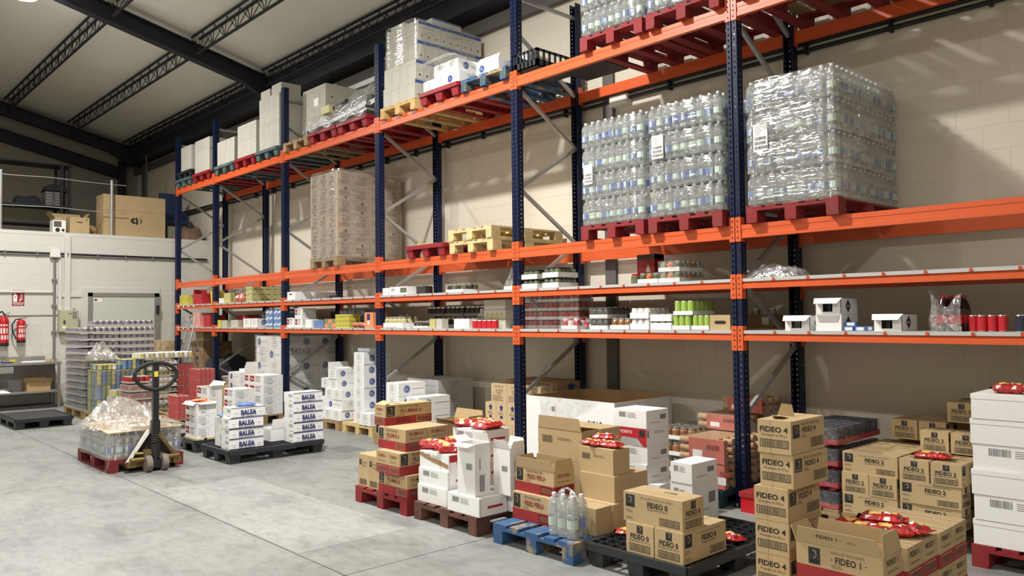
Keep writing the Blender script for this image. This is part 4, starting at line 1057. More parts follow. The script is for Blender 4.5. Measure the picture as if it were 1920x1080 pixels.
# --- big white bulk bin
wood_pallet('wooden pallet under the big white bulk bin, left half', -2.58, -.08, m='wood_old')
def bin_mesh():
    mb = MB(); X, Y, R, H = .62, .55, .22, .66; out = []
    for cx, cy, a0 in ((X-R, Y-R, 0), (-X+R, Y-R, PI/2)):
        for i in range(7): a = a0+PI/2*i/6; out.append((cx+R*math.cos(a), cy+R*math.sin(a)))
    out += [(-X, -Y), (X, -Y)]
    n = len(out); ins = [(x*.985, y*.982) for x, y in out]
    A = [(x, y, 0) for x, y in out]+[(x, y, H) for x, y in out]; B = [(x, y, .01) for x, y in ins]+[(x, y, H) for x, y in ins]
    mb.add(A, [(i, (i+1) % n, n+(i+1) % n, n+i) for i in range(n)], 'white_card'); mb.add(B, [(n+i, n+(i+1) % n, (i+1) % n, i) for i in range(n)]+[tuple(range(n))], 'kraft_dark')
    mb.add(A[n:]+B[n:], [(i, (i+1) % n, n+(i+1) % n, n+i) for i in range(n)], 'kraft'); return mb
t = thing('bulk_bin', 'large white cardboard bulk bin with a brown inside', 'bin', (-1.93, .45, PZ)); part('shell', bin_mesh(), t)
bp_ = MB(); draw(bp_, 'F', 1.24, 1.1, .66, [('rect', .3, .74, .36, .92, 'paper'), ('bars', .31, .78, .35, .86, 'ink'), ('text', 'RISAR', .72, .55, .15, 'ink', .01, .16)]); part('print', bp_, t)
part('wrap_film', MB().grid(10, 6, lambda u, v: (-.4+.85*u*(.3+.7*v)+.0, -.56-.008*math.sin(20*u+9*v), .35+.32*v), 'film_clear'), t)
# --- YUDY oil cartons
wood_pallet('wooden pallet under the brown oil cartons', -3.72, .005, m='wood_old')
for i in range(3): carton('brown oil carton on the pallet, %s from the left' % ['first', 'second', 'third'][i], (-3.47+.265*i, .29), PZ, (.26, .3, .235), 'kraft_pale')
for i in range(4): carton('brown oil carton with blue arrow, %s from the left' % ['first', 'second', 'third', 'fourth'][i], (-3.5+.195*i, .3), .382, (.19, .28, .24), 'kraft_pale', YARROW)
for i in range(3): carton('brown YuDY oil carton in the top row, %s from the left' % ['first', 'second', 'third'][i], (-3.3+.285*i, .3), .623, (.28, .2, .23), 'kraft_pale', YUDY)
for i in range(3):
    for k in range(3): carton('brown oil carton in the rear of the oil pallet, %s, %s' % (['left', 'middle', 'right'][i], nth(2-k, 3)), (-3.38+.3*i, .62), PZ+.245*k, (.29, .5, .243), 'kraft_dark', YARROW)
# --- white cartons with blue circles, right of the fourth upright
wood_pallet('wooden pallet under the blue-circle cartons right of the upright', -5.25, -.3, m='wood_old')
for k in range(4): carton('white blue-circle carton, %s of the column right of the upright' % nth(3-k, 4), (-4.9+.18, -.27), PZ+.17*k, (.28, .42, .168), 'white_card', CIRC, seam='y')
for k in range(3): carton('white blue-circle carton, %s of the low column right of the upright' % nth(2-k, 3), (-4.43, -.27+.1), PZ+.17*k, (.26, .5, .168), 'white_card', CIRC, seam='y')
for k in range(4): carton('shaded blue-circle carton, %s at the back right of the upright' % nth(3-k, 4), (-4.7, .35), PZ+.17*k, (.7, .6, .168), 'grey_card', CIRC2)  # grey card in place of white puts the shade into the colour
# --- blue-circle stacks left of the upright
wood_pallet('pale wooden pallet under the tall blue-circle column', -6.6, .03, m='wood_pale', block='wood'); wood_pallet('old wooden pallet under the shorter blue-circle stack', -7.45, .0, m='wood_old')
for k in range(6): carton('white blue-circle carton, %s of the tall column by the upright' % nth(5-k, 6), (-6.12+.008*(k % 2), .1), PZ+.17*k, (.27, .45, .169), 'white_card', CIRC, seam='y')
carton('white blue-circle carton in front at the foot of the tall column', (-5.83, .02), PZ, (.27, .45, .169), 'white_card', CIRC, seam='y')
for i in range(2):
    t = thing('small_carton', 'small white carton on top of the tall column, %s' % ['left', 'right'][i], 'carton', (-6.3+.17*i, .22, PZ+1.02)); part('body', cached(('small_white',), lambda: box_body(.15, .12, .06, 'white_card', None)), t); part('label', MB().box(-.076, -.0615, 0, .076, -.0605, .018, 'can_blue'), t)
Z5 = [PZ+.152*k for k in range(5)]; LAY5 = ['lowest', 'second', 'third', 'fourth', 'fifth']
for z, lst in zip(Z5, [[(-6.64, .03, 'C'), (-6.89, .03, 'C'), (-7.14, .05, 'C')], [(-6.62, .05, 'W'), (-7.09, .05, 'W')], [(-6.64, .04, 'C'), (-6.89, .05, 'C')], [(-6.78, .06, 'C'), (-7.05, .08, 'C')], [(-6.8, .05, 'O')]]):
    for q, (x, y, kd) in enumerate(lst):
        lb = 'white blue-circle carton in the shorter stack, %s layer, %s' % (LAY5[Z5.index(z)], ['right', 'left', 'far left'][q])
        if kd == 'W': carton(lb+', long side out', (x, y), z, (.46, .3, .15), 'white_card', CIRC2)
        elif kd == 'O': carton('white blue-circle carton with lid ajar on top of the shorter stack', (x, y), z, (.235, .38, .15), 'white_card', CIRC, openf=[('L', .3, .1), ('R', -1.35, .1)], contents=(.8, 'kraft_dark'))
        else: carton(lb, (x, y), z, (.24, .38, .15), 'white_card', CIRC, seam='y')
LAY = ['lowest', 'second', 'third', 'fourth', 'fifth', 'sixth']
# --- film-wrapped load of blue-circle cartons
wood_pallet('wooden pallet under the film-wrapped white load', -9.33, .0, m='wood_old')
for k in range(6):
    for i in range(2):
        for j in range(3):
            carton('white carton inside the film-wrapped load, %s layer, %s %s' % (LAY[k], ['left', 'right'][i], ['front', 'middle', 'rear'][j]), (-8.955+.46*i, .02+.355*j), PZ+.205*k, (.455, .35, .203), 'white_card', CIRC2 if (k+i) % 2 else CIRC)
o = solo('stretch_film', MB().box(-.47, -.005, 0, .47, 1.09, 1.25, 'film_wrap'), 'stretch film around the tall white load under the rack', 'film', (-8.955, .005, PZ))
hw = MB(); draw(hw, 'R', .944, 1.1, 1.25, [('text', '[24565', .12, .72, .1, 'ink_grey', 0, .36)]); part('handwriting', hw, o, (0, .545, 0), label='marker writing on the film')
# --- red-logo cartons in the aisle
def RL(lbl, near, z, dims=(.38, .3, .154), **k): carton(lbl, near, z, dims, 'white_card', REDL, **k)
plastic_pallet('black plastic pallet with loose yellow boards under the three red-logo cartons', -7.1, -2.24)
for i in range(2): solo('board', MB().box(-.2, -.05, 0, .2, .05, .02, 'wood_pale'), ['front', 'rear'][i]+' yellow board on the black pallet under red-logo cartons', 'board', (-6.5, -2.18+.12*i, .156), .1*i)
for k in range(3):
    RL('white red-logo carton by the pallet truck, %s of three' % nth(2-k, 3), (-6.31, -2.22), .178+.15*k, (.37, .25, .148), rz=0, **(dict(openf=[('F', 2.2, .06), ('R', 2.0, .05)], contents=(.9, 'orange_pack')) if k == 2 else {}))
for i in range(3): bag('orange sachet on the open red-logo carton, %s' % ['left', 'middle', 'right'][i], (-6.6+.07*i, -2.12+.02*i, .61+.01*i), .11, .08, .03, .5*i, 0, 70+i, 'orange sachets', 'sachet', 'orange_pack')
cut_pallet('cut wooden pallet under the middle red-logo column', -8.3, -1.04, -7.89, -.71); cut_pallet('cut wooden pallet under the left red-logo column', -9.06, -1.16, -8.54, -.94); cut_pallet('cut wooden pallet under the rear left red-logo column', -9.19, -.31, -8.77, -.04); cut_pallet('cut wooden pallet under the blue-print cartons', -9.71, -.36, -9.24, -.04)
for k in range(3): RL('white red-logo carton in the middle column, %s' % nth(2-k, 3), (-7.9, -1.03), PZ+.155*k, (.39, .31, .153))
for k in range(3): RL('white red-logo carton in the left column, %s' % nth(2-k, 3), (-8.55, -1.15), PZ+.155*k, (.5, .2, .153), **(dict(openf=[('B', .7, .1), ('R', 1.1, .08)], contents=(.85, 'kraft_dark')) if k == 2 else {}))
cut_pallet('cut wooden pallet under the tall red-logo column', -8.71, -.44, -8.19, -.09)
for k in range(4): RL('white red-logo carton in the tall column, %s' % nth(3-k, 4), (-8.2, -.43), PZ+.156*k, (.5, .33, .154))
for k in range(4): RL('white red-logo carton at the rear left, %s' % nth(3-k, 4), (-8.78, -.3), PZ+.15*k, (.4, .25, .148), **(dict(openf=[('L', -.1, .2)], contents=(.85, 'kraft_dark')) if k == 3 else {}))
for k in range(4): carton('white blue-print carton beside the red packs, %s' % nth(3-k, 4), (-9.25, -.35), PZ+.155*k, (.45, .3, .153), 'white_card', CIRC2)
solo('small_box', box_body(.2, .1, .05, 'white_card', None), 'small white box on the blue-print carton', 'box', (-9.4, -.2, PZ+.622))
carton('kraft carton with open white flap below the wrapped load, left', (-9.77, .15), .55, (.4, .3, .16), 'white_card', openf=[('L', .3, .12), ('R', .6, .12)], contents=(.9, 'white_card')); carton('kraft carton half open below the wrapped load, right', (-9.46, .12), .55, (.3, .3, .15), 'kraft', openf=[('F', 1.0, .1)], contents=(.9, 'kraft_dark'))
carton('large white carton supporting the open flapped pair', (-9.45, .1), 0, (.7, .45, .548), 'white_card')
for i in range(5): solo('cardboard_sheet', MB().box(-.22, -.15, 0, .22, .15, .025, 'kraft_pale' if i % 2 else 'grey_card'), 'flattened cardboard sheet in the pile by the red packs, %s' % nth(4-i, 5), 'cardboard', (-9.97, -.09, .5+.035*i), .1*i-.2)
carton('carton under the pile of flattened cardboard', (-9.73, -.26), 0, (.48, .34, .498), 'kraft')
# --- BALEA
plastic_pallet('black plastic pallet carrying the BALEA cartons', -6.0, -2.28)
for k in range(4): carton('BALEA carton, %s of the front column' % nth(3-k, 4), (-5.265+[0, -.005, .005, .0][k], -2.255+[0, 0, -.005, .02][k]), .156+.121*k, (.22, .42, .12), 'white_card', BALEA, rz=[0, .01, -.01, .015][k], seam='y')
for k in range(5): carton('BALEA carton, %s of the rear column' % nth(4-k, 5), (-5.21+[0, 0, .005, 0, -.01][k], -1.475), .156+.121*k, (.24, .4, .12), 'white_card', BALEA, rz=[0, .01, 0, -.01, .01][k], seam='y')
carton('open white carton with a raised flap between the BALEA columns', (-5.52, -1.62), .156, (.3, .3, .15), 'white_card', openf=[('R', .1, .12), ('B', .1, .1)], contents=(.7, 'grey_card'))
for k in range(2): carton('white carton behind the front BALEA column, %s' % ['lower', 'upper'][k], (-5.5, -2.2), .156+.17*k, (.3, .3, .168), 'white_card', BALEA)
def blue_pack(label, loc, rz):
    t = thing('blue_pouch', label, 'pouch', loc, rz); part('pouch', pillow(.24, .12, .04, 'blue_soft', 5, None), t)
blue_pack('blue pouch on the front BALEA column', (-5.35, -2.02, .642), 1.4); blue_pack('blue pouch on the carton behind the front BALEA column', (-5.65, -2.1, .496), 1.2)
# ------------------------------------------------------------------ far left: tinned goods
wood_pallet('old wooden pallet under the tall wall of lilac can trays', -12.31, -2.27, m='wood_old', long_x=True); cut_pallet('cut wooden pallet behind the lilac can trays', -12.3, -1.46, -11.11, -1.1)
cl_ = [can_mesh(.045, .085, 'can_lilac', 'tin', 9)]
nlay = 12
for k in range(nlay):
    z = PZ+.119*k
    for q in range(2):           # trays along the side seen from the aisle
        tray('lilac can tray facing the aisle, %s, %s half' % (nth(nlay-1-k, nlay), ['near', 'far'][q]), (-11.11, -2.27+.585*q), z, 4, 6, .048, .085, can_mesh(.047, .085, 'can_lilac', 'tin', 9), .03, 'cream_card', 'can tray', 'can_tray', 'lilac can trays', wrap='film_clear' if k < 6 else None)
    for q in range(2):
        tray('lilac can tray on the short side, %s, %s' % (nth(nlay-1-k, nlay), ['next to the corner', 'outermost'][q]), (-11.5-.388*q, -2.27), z, 4, 6, .048, .085, can_mesh(.047, .085, 'can_lilac', 'tin', 9), .03, 'cream_card', 'can tray', 'can_tray', 'lilac can trays')
for q in range(2): tray('lilac can tray in the loose top layer, %s half' % ['near', 'far'][q], (-11.13, -2.12+.52*q), PZ+.119*nlay, 4, 5, .048, .085, can_mesh(.047, .085, 'can_lilac', 'tin', 9), .03, 'cream_card', 'can tray', 'can_tray', 'lilac can trays', full=True)
solo('stretch_film', MB().box(-.6, -.01, 0, .4, .6, .95, 'film_wrap'), 'torn stretch film on the corner of the lilac can wall', 'film', (-11.48, -2.28, PZ))
solo('plastic_film', crumple(.55, .4, .28, 'film_thick', 4), 'crumpled clear film on the yellow tin packs', 'film', (-10.85, -2.05, 1.02))
# mixed yellow, blue and green tin packs in front
wood_pallet('wooden pallet under the mixed green and blue tin packs', -11.1, -2.26, m='wood_old', long_x=False)
def tins(label, near, z, nx, ny, nz, ms, r=.036, h=.075, wrap=None, top='yellow_pale'):
    w, d = nx*2*r, ny*2*r
    t = thing('tin_pack', label, 'tin pack', (near[0]-w/2, near[1]+d/2, z), 0, 'mixed tin packs')
    for k in range(nz):
        for i in range(nx): part('tin', can_mesh(r, h, ms[i % len(ms)], 'tin', 8), t, (-w/2+r*(2*i+1), -d/2+r, k*h))
        for j in range(1, ny): part('tin', can_mesh(r, h, ms[j % len(ms)], 'tin', 8), t, (w/2-r, -d/2+r*(2*j+1), k*h))
    part('top_card', cached(('tin_top', nx, ny, r, top), lambda: MB().box(-w/2, -d/2, 0, w/2, d/2, .004, top)), t, (0, 0, nz*h))
    if wrap: part('shrink_film', cached(('tin_film', nx, ny, nz, r, h), lambda: MB().box(-w/2-.002, -d/2-.002, 0, w/2+.002, d/2+.002, nz*h+.006, 'film_clear')), t)
G_, Y_, B_ = 'can_green', 'yellow_pale', 'can_blue'
for k in range(3):
    tins('green tin pack at the near corner, %s' % nth(2-k, 3), (-10.4, -2.24), PZ+.235*k, 4, 5, 3, [G_, B_, G_, Y_][k % 2:]+[B_], wrap=1)
    tins('green tin pack on the short side, %s' % nth(2-k, 3), (-10.7, -2.24), PZ+.235*k, 4, 5, 3, [G_, Y_, G_], wrap=1)
    tins('green and yellow tin pack along the aisle side, %s' % nth(2-k, 3), (-10.4, -1.87), PZ+.235*k, 4, 5, 3, [Y_, G_, B_, G_], wrap=1)
tins('yellow and blue tin pack on top of the green packs, near', (-10.5, -2.2), PZ+.71, 7, 5, 1, [B_, G_, Y_, 'can_white']); tins('yellow and blue tin pack on top of the green packs, far', (-10.45, -1.83), PZ+.71, 6, 5, 2, [G_, B_, Y_, B_])
for k in range(9): tray('flat pale can tray behind the truck handle, %s' % nth(8-k, 9), (-10.3, -1.45), PZ+.095*k, 5, 6, .038, .065, can_mesh(.038, .065, 'can_white' if k % 3 else 'can_green', 'tin', 8), .02, 'cream_card', 'can tray', 'can_tray', 'flat pale can trays')
tray('topmost wide tray of yellow and white cans behind the truck handle', (-10.25, -1.62), PZ+.87, 6, 11, .04, .09, [can_mesh(.04, .09, 'can_white', 'tin', 8), can_mesh(.04, .09, 'yellow_pale', 'tin', 8)], .02, 'cream_card', 'can tray', 'can_tray', 'flat pale can trays', full=True)
# red can trays in front
wood_pallet('wooden pallet under the red can trays', -10.27, -2.14, m='wood_old', long_x=True)
rc = [can_mesh(.043, .1, 'can_red', 'tin', 9), can_mesh(.043, .1, 'red_print', 'tin', 9)]
for k in range(4): tray('film-wrapped red can tray, %s' % nth(3-k, 4), (-9.62+.0*k, -2.0), PZ+.128*k, 5, 5, .043, .1, rc, .03, 'cream_card', 'can tray', 'can_tray', 'red can trays', wrap='film_thick', full=(k == 3))
tray('small loose red can tray on the red can trays', (-9.72, -1.98), PZ+.515, 4, 4, .043, .09, rc, .025, 'cream_card', 'can tray', 'can_tray', 'red can trays', full=True)
tray('yellow tin tray beside the red can trays', (-10.07, -2.1), PZ+.28, 3, 3, .045, .11, can_mesh(.045, .11, 'yellow_pale', 'tin', 9), .03, 'cream_card', 'can tray', 'can_tray', full=True)
carton('pale carton under the yellow tin tray', (-10.06, -2.12), PZ, (.28, .28, .276), 'cream_card')
# clear six packs
for i in range(2):
    for j in range(3): water_bottle('small clear bottle by the red can trays, %s row, %s' % (['left', 'right'][i], ['front', 'middle', 'rear'][j]), (-9.45+.07*i, -1.9+.075*j, PZ), .034, .22, 0, 'small bottles')
# red film-wrapped drink blocks
def red_block(label, near, z, nx, ny, nz, r=.033, h=.115, mcard='salmon'):
    w, d, H = nx*2*r, ny*2*r, nz*h
    t = thing('drink_pack', label, 'drink pack', (near[0]-w/2, near[1]+d/2, z), 0, 'red drink packs')
    for k in range(nz):
        for i in range(nx): part('can', can_mesh(r, h, 'can_red', 'tin', 9), t, (-w/2+r*(2*i+1), -d/2+r, k*h))
        for j in range(1, ny): part('can', can_mesh(r, h, 'can_red', 'tin', 9), t, (w/2-r, -d/2+r*(2*j+1), k*h))
    part('shrink_film', cached(('redfilm', nx, ny, H), lambda: MB().box(-w/2-.003, -d/2-.003, .002, w/2+.003, d/2+.003, H+.003, 'film_pink')), t)
for k in range(3): red_block('red film-wrapped drink pack in the short block, %s' % nth(2-k, 3), (-8.74, -1.59), PZ+.118*k, 5, 3, 1)
cut_pallet('cut wooden pallet under the short red drink block', -9.08, -1.6, -8.73, -1.37)
for k in range(4): red_block('red film-wrapped drink pack in the right tall block, %s' % nth(3-k, 4), (-9.48, -.97), PZ+.176*k, 5, 4, 1, .036, .172)
cut_pallet('cut wooden pallet under the right tall red block', -9.85, -.98, -9.47, -.67)
for k in range(4): red_block('red film-wrapped drink pack in the left tall block, %s' % nth(3-k, 4), (-10.42, -.95), PZ+.19*k, 5, 4, 1, .036, .185)
cut_pallet('cut wooden pallet under the left tall red block', -10.79, -.96, -10.41, -.65)
for k in range(5): carton('brown oil carton left of the first upright, %s' % nth(4-k, 5), (-13.25, -.2), PZ+.22*k, (.3, .4, .218), 'kraft_pale', YARROW if k % 2 else YUDY)
for k in range(5): carton('brown oil carton beside the cold room door, %s' % nth(4-k, 5), (-13.56, -.2), PZ+.22*k, (.3, .4, .218), 'kraft_pale', YUDY)
wood_pallet('wooden pallet under the brown oil cartons by the first upright', -13.9, -.22, m='wood_old')
# dark load and cream box under the first bay
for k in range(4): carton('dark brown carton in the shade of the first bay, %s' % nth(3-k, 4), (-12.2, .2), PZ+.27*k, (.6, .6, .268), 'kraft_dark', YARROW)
wood_pallet('wooden pallet under the dark cartons in the first bay', -12.9, .1, m='wood_old')
carton('pale yellow carton on the dark cartons in the first bay', (-12.3, .25), PZ+1.08, (.4, .4, .2), 'kraft_pale')
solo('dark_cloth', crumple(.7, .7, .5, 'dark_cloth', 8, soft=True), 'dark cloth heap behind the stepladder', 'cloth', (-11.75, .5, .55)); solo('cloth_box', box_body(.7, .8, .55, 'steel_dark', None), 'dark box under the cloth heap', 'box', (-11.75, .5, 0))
# aluminium stepladder
t = thing('stepladder', 'aluminium stepladder leaning by the second upright', 'ladder', (-11.03, -.46, 0), 0)
zt = 1.66
for s in (-1, 1):
    part('stile', MB().cyl((s*.21, -.42, 0), (s*.13, 0, zt), .016, 'alu', 8), t); part('rear_stile', MB().cyl((s*.2, .42, 0), (s*.15, .02, 1.25), .013, 'alu', 8), t)
for i in range(5):
    u = .12+i*.16; part('step', MB().box(-.21+.08*u, -.42+.42*u-.04, u*zt-.012, .21-.08*u, -.42+.42*u+.04, u*zt+.012, 'alu'), t)
part('top_hoop', MB().tube([(-.13, 0, zt), (-.12, 0, zt+.05), (-.09, 0, zt+.075), (.09, 0, zt+.075), (.12, 0, zt+.05), (.13, 0, zt)], .016, 'alu', 8), t)
# ------------------------------------------------------------------ pallet truck with its load
def EURO(label, x0, y0, m, **k): return wood_pallet(label, x0, y0, 0, m, **k)
EURO('dark red wooden pallet on the pallet truck', -6.86, -3.43, 'wood_darkred', long_x=True)
for i in range(12):
    for j in range(9):
        if i in (11, 10) or j in (0, 1):
            vis = (i == 11 or j == 0)
            if vis: water_bottle('water bottle in the pallet truck load, %s' % ('%s from the left on the long side' % NTH[i] if j == 0 else '%s from the near corner on the short side' % NTH[j]), (-6.76+.091*i, -3.39+.09*j, PZ+.004), .044, .27, (i*j) % 6, 'bottles on the pallet truck', 'label_blue' if (i+j) % 3 else 'label_green')
inn = MB(); bme = bottle_parts(.044, .27, n=8)[0]
for i in range(11):
    for j in range(1, 9):
        T = Matrix.Translation((-6.76+.091*i, -3.39+.09*j, PZ+.004)); inn.add([T @ v.co for v in bme.vertices], [tuple(f.vertices) for f in bme.polygons], 'bottle_pet', True)
o = solo('inner_bottles', inn, 'further water bottles inside the low load on the pallet truck', 'bottles', kind='stuff')
solo('slip_sheet', MB().grid(12, 8, lambda u, v: (-.58+1.15*u, -.4+.8*v, .006*math.sin(11*u+3*v)+.004), 'kraft_pale'), 'pale card sheet on the low bottle load', 'sheet', (-6.25, -3.03, .435))
def wrapf():
    mb = MB()
    def f(u, v):
        a = 2*PI*u; ex = 8; c, s = math.cos(a), math.sin(a); k = (abs(c)**ex+abs(s)**ex)**(-1/ex)
        j = .008*math.sin(31*u+9*v)+.006*math.sin(57*u-14*v)
        return (k*c*(.6+j), k*s*(.425+j), .0+.3*v)
    mb.grid(60, 8, f, 'film_wrap'); return mb
solo('stretch_film', wrapf(), 'stretch film round the low bottle load on the pallet truck', 'film', (-6.25, -3.03, .14))
solo('plastic_film', crumple(.62, .8, .34, 'film_thick', 9, 20, 18), 'heap of crumpled clear film on the low bottle load', 'film', (-6.28, -3.1, .44)); solo('plastic_film', crumple(.5, .8, .1, 'film_thick', 12, 16, 16), 'loose clear film over the right of the low bottle load', 'film', (-5.95, -2.95, .442))
solo('film_tail', MB().grid(3, 14, lambda u, v: (.03*math.sin(9*v)+.05*(u-.5)*(1.2-v), -.03*math.sin(7*v)-.05*v, .44*(1-v)+.004), 'film_thick'), 'twisted tail of film hanging to the floor by the pallet truck', 'film', (-5.65, -3.43, 0))
t = thing('pallet_truck', 'hand pallet truck with black tiller and brass coloured chassis', 'pallet truck', (-5.5, -3.0, 0))
# forks run towards -X
for s in (-1, 1):
    part('fork', MB().box(-1.25, s*.18-.075, .05, -.12, s*.18+.075, .1, 'brass_steel'), t); part('roller', MB().cyl((-1.1, s*.18-.05, .035), (-1.1, s*.18+.05, .035), .034, 'grey_rubber', 10), t)
    part('steer_wheel', MB().cyl((.03, s*.085-.03, .09), (.03, s*.085+.03, .09), .09, 'grey_rubber', 18), t)
part('chassis', MB().box(-.16, -.27, .05, -.08, .27, .12, 'brass_steel').box(-.1, -.12, .12, -.04, .12, .18, 'brass_steel').prism([(-.27, .12), (-.22, .12), (-.03, .44), (-.06, .44)], -.13, -.11, 'brass_steel').prism([(.27, .12), (.22, .12), (.03, .44), (.06, .44)], -.13, -.11, 'brass_steel'), t)
for s in (-1, 1):
    part('brace_plate', MB().prism([(s*.285, .1), (s*.25, .1), (s*.035, .41), (s*.035, .45), (s*.055, .45)], -.1, -.07, 'white_plastic' if s < 0 else 'brass_steel'), t, label='worn pale brace plate' if s < 0 else None)
part('back_plate', MB().prism([(-.22, .14), (.22, .14), (.03, .42), (-.03, .42)], -.14, -.13, 'steel_dark'), t); part('cross_tube', MB().cyl((.0, -.26, .14), (.0, .26, .14), .026, 'brass_steel', 10).box(-.06, -.29, .06, .0, -.2, .12, 'brass_steel').box(-.06, .2, .06, .0, .29, .12, 'brass_steel').box(-.04, -.12, .16, .02, -.05, .24, 'brass_steel'), t)
part('pump', MB().cyl((.0, 0, .1), (.0, 0, .3), .05, 'black_paint', 14).cyl((0, 0, .3), (0, 0, .44), .028, 'steel_dark', 12).box(-.05, -.06, .04, .05, .06, .12, 'black_paint').cyl((-.05, -.2, .2), (.02, .0, .2), .018, 'brass_steel', 8), t)
part('spring', MB().tube([(.04*math.cos(i*.9), .04*math.sin(i*.9), .3+.0035*i) for i in range(40)], .006, 'steel_dark', 5), t)
part('tiller', MB().box(-.025, -.03, .4, .03, .03, 1.2, 'black_paint').box(-.035, -.042, .42, .04, .042, .56, 'black_paint'), t)
hp = []
for i in range(28):
    a = 2*PI*i/28; y = .225*math.sin(a); z = 1.06+.135*math.cos(a)
    if z < 1.0: z = 1.0+(z-1.0)*1.35; 
    hp.append((.02, y*(1 if z > .98 else 1), z))
part('handle', MB().tube(hp, .022, 'black_rubber', 8, True), t)
part('lever', MB().tube([(.03, .02, 1.16), (.03, .1, 1.15), (.03, .15, 1.1)], .008, 'black_rubber', 6), t); part('warning_sticker', MB().box(.03, -.022, 1.04, .0312, .022, 1.1, 'yellow'), t, label='small yellow sticker')
plastic_pallet('empty dark plastic pallet on the floor below the steel table', -11.68, -3.38, long_x=True, solid=True)
# ------------------------------------------------------------------ the partition wall
t = thing('door_1', 'large pale grey cold room door with a darker frame', None, (EX, -.66, 0), kind='structure'); del t['category']
part('surround', MB().box(0, -.84, 0, .02, .73, 2.36, 'paint_end'), t); part('frame', MB().box(.02, -.71, 0, .07, -.63, 2.25, 'door_frame').box(.02, .6, 0, .07, .7, 2.25, 'door_frame').box(.02, -.71, 2.17, .07, .7, 2.25, 'door_frame'), t)
part('leaf', MB().box(.02, -.63, .02, .055, .6, 2.17, 'door_grey'), t)
for z in (1.0, 1.9): part('hinge', MB().box(.06, .63, z-.09, .11, .69, z+.09, 'black_plastic'), t)
dl = MB(); dl.box(.0555, -.6, 2.06, .0565, -.45, 2.13, 'paper'); dl.add([(.057, -.57+.03*math.cos(i*PI/6), 2.1+.022*math.sin(i*PI/6)) for i in range(12)], (tuple(range(12)),), 'ink_blue'); part('maker_badge', dl, t)
t = thing('wall_conduit', 'black cable conduit running across the white partition wall', 'conduit', (EX+.03, 0, 3.03)); part('pipe', MB().cyl((0, -5, 0), (0, 1.1, 0), .02, 'pipe_black', 8), t); part('pipe', MB().cyl((0, -5, -.035), (0, 1.1, -.035), .016, 'pipe_grey', 8), t)
for i in range(8): part('clip', cached(('clip2',), lambda: MB().box(-.025, -.012, -.06, .02, .012, .03, 'pipe_grey')), t, (0, -3.4+.55*i, 0))
t = thing('junction_box', 'white junction box on the partition wall conduit', 'junction box', (EX+.02, -1.99, 3.03)); part('body', MB().box(0, -.09, -.08, .07, .09, .08, 'white_plastic'), t); part('lid', MB().box(.07, -.08, -.07, .078, .08, .07, 'white_plastic'), t)
t = thing('down_pipe', 'grey conduit dropping from the junction box to the floor', 'conduit', (EX+.03, -1.99, 0)); part('pipe', MB().cyl((0, 0, 0), (0, 0, 2.95), .024, 'pipe_grey', 10), t)
for z in (.9, 1.45, 1.98, 2.5): part('clip', cached(('clip3',), lambda: MB().box(-.03, -.045, -.02, .028, .045, .02, 'pipe_grey')), t, (0, 0, z))
t = thing('cable_trunking', 'white cable trunking on the partition wall above the switch box', 'trunking', (EX, -1.76, 0)); part('riser', MB().box(.006, -.055, 1.89, .05, .055, 3.4, 'paint_end'), t); part('crossbar', MB().box(.006, -.18, 2.16, .03, .3, 2.22, 'paint_end'), t); part('crossbar', MB().box(.006, -.16, 1.89, .04, -.1, 2.95, 'paint_end'), t)
solo('pipe_run', MB().cyl((0, -3.2, 2.25), (0, -2.02, 2.25), .022, 'paint_end', 8), 'white pipe on the wall above the extinguisher sign', 'pipe', (EX+.025, 0, 0)); solo('cable', MB().cyl((0, -3.2, 1.78), (0, -1.9, 1.79), .008, 'pipe_grey', 6), 'thin grey cable on the wall above the small extinguisher', 'cable', (EX+.012, 0, 0))
t = thing('switch_box', 'olive electrical switch box on the partition wall', 'electrical box', (EX, -1.755, 1.67)); part('body', MB().box(0, -.17, -.22, .17, .17, .22, 'box_olive'), t)
part('door', MB().box(.17, -.16, -.21, .178, .16, .21, 'box_olive'), t); part('meter', MB().box(.178, .06, .05, .185, .14, .19, 'ink_grey'), t); part('knob', MB().cyl((.178, -.09, -.02), (.2, -.09, -.02), .02, 'black_plastic', 8).box(.198, -.1, -.05, .203, -.08, .02, 'black_plastic'), t); part('plate', MB().box(.178, -.12, -.15, .18, -.05, -.1, 'paper').box(.178, -.01, .14, .18, .05, .155, 'ink'), t)
for y in (-.13, .13): part('lug', MB().box(0, y-.015, .22, .03, y+.015, .26, 'ink_grey'), t)
t = thing('extinguisher_sign', 'red fire extinguisher sign on the white wall', 'sign', (EX+.002, -2.613, 2.13)); part('board', MB().box(0, -.105, -.15, .004, .105, .15, 'red_print').box(.004, -.105, -.098, .0045, .105, -.09, 'white_print'), t)
sg = MB()
def SP(pts, m='white_print'): sg.add([(.0052, y, z) for y, z in pts], (tuple(range(len(pts))),), m)
SP([(-.085, -.075), (-.02, -.075), (-.02, .05), (-.035, .065), (-.07, .065), (-.085, .05)]); SP([(-.06, .065), (-.045, .065), (-.045, .09), (-.06, .09)]); SP([(-.09, .085), (-.02, .095), (-.02, .105), (-.06, .115), (-.09, .1)])
for i in range(4): SP([(.01+.012*i, -.06+.03*i), (.03+.012*i, -.06+.03*i), (.07, -.02+.028*i), (.05, .0+.028*i)])
sg.quad((.0056, -.065, .01), (.0056, -.04, .01), (.0056, -.04, .03), (.0056, -.065, .03), 'red_print')
vs, fs, x0, x1, y0, y1 = text_data('EXTINTOR', .01); sg.add([(.0052, -.08+(x-x0)/(x1-x0)*.16, -.138+(y-y0)/(y1-y0)*.03) for x, y in vs], fs, 'white_print'); part('pictogram', sg, t)
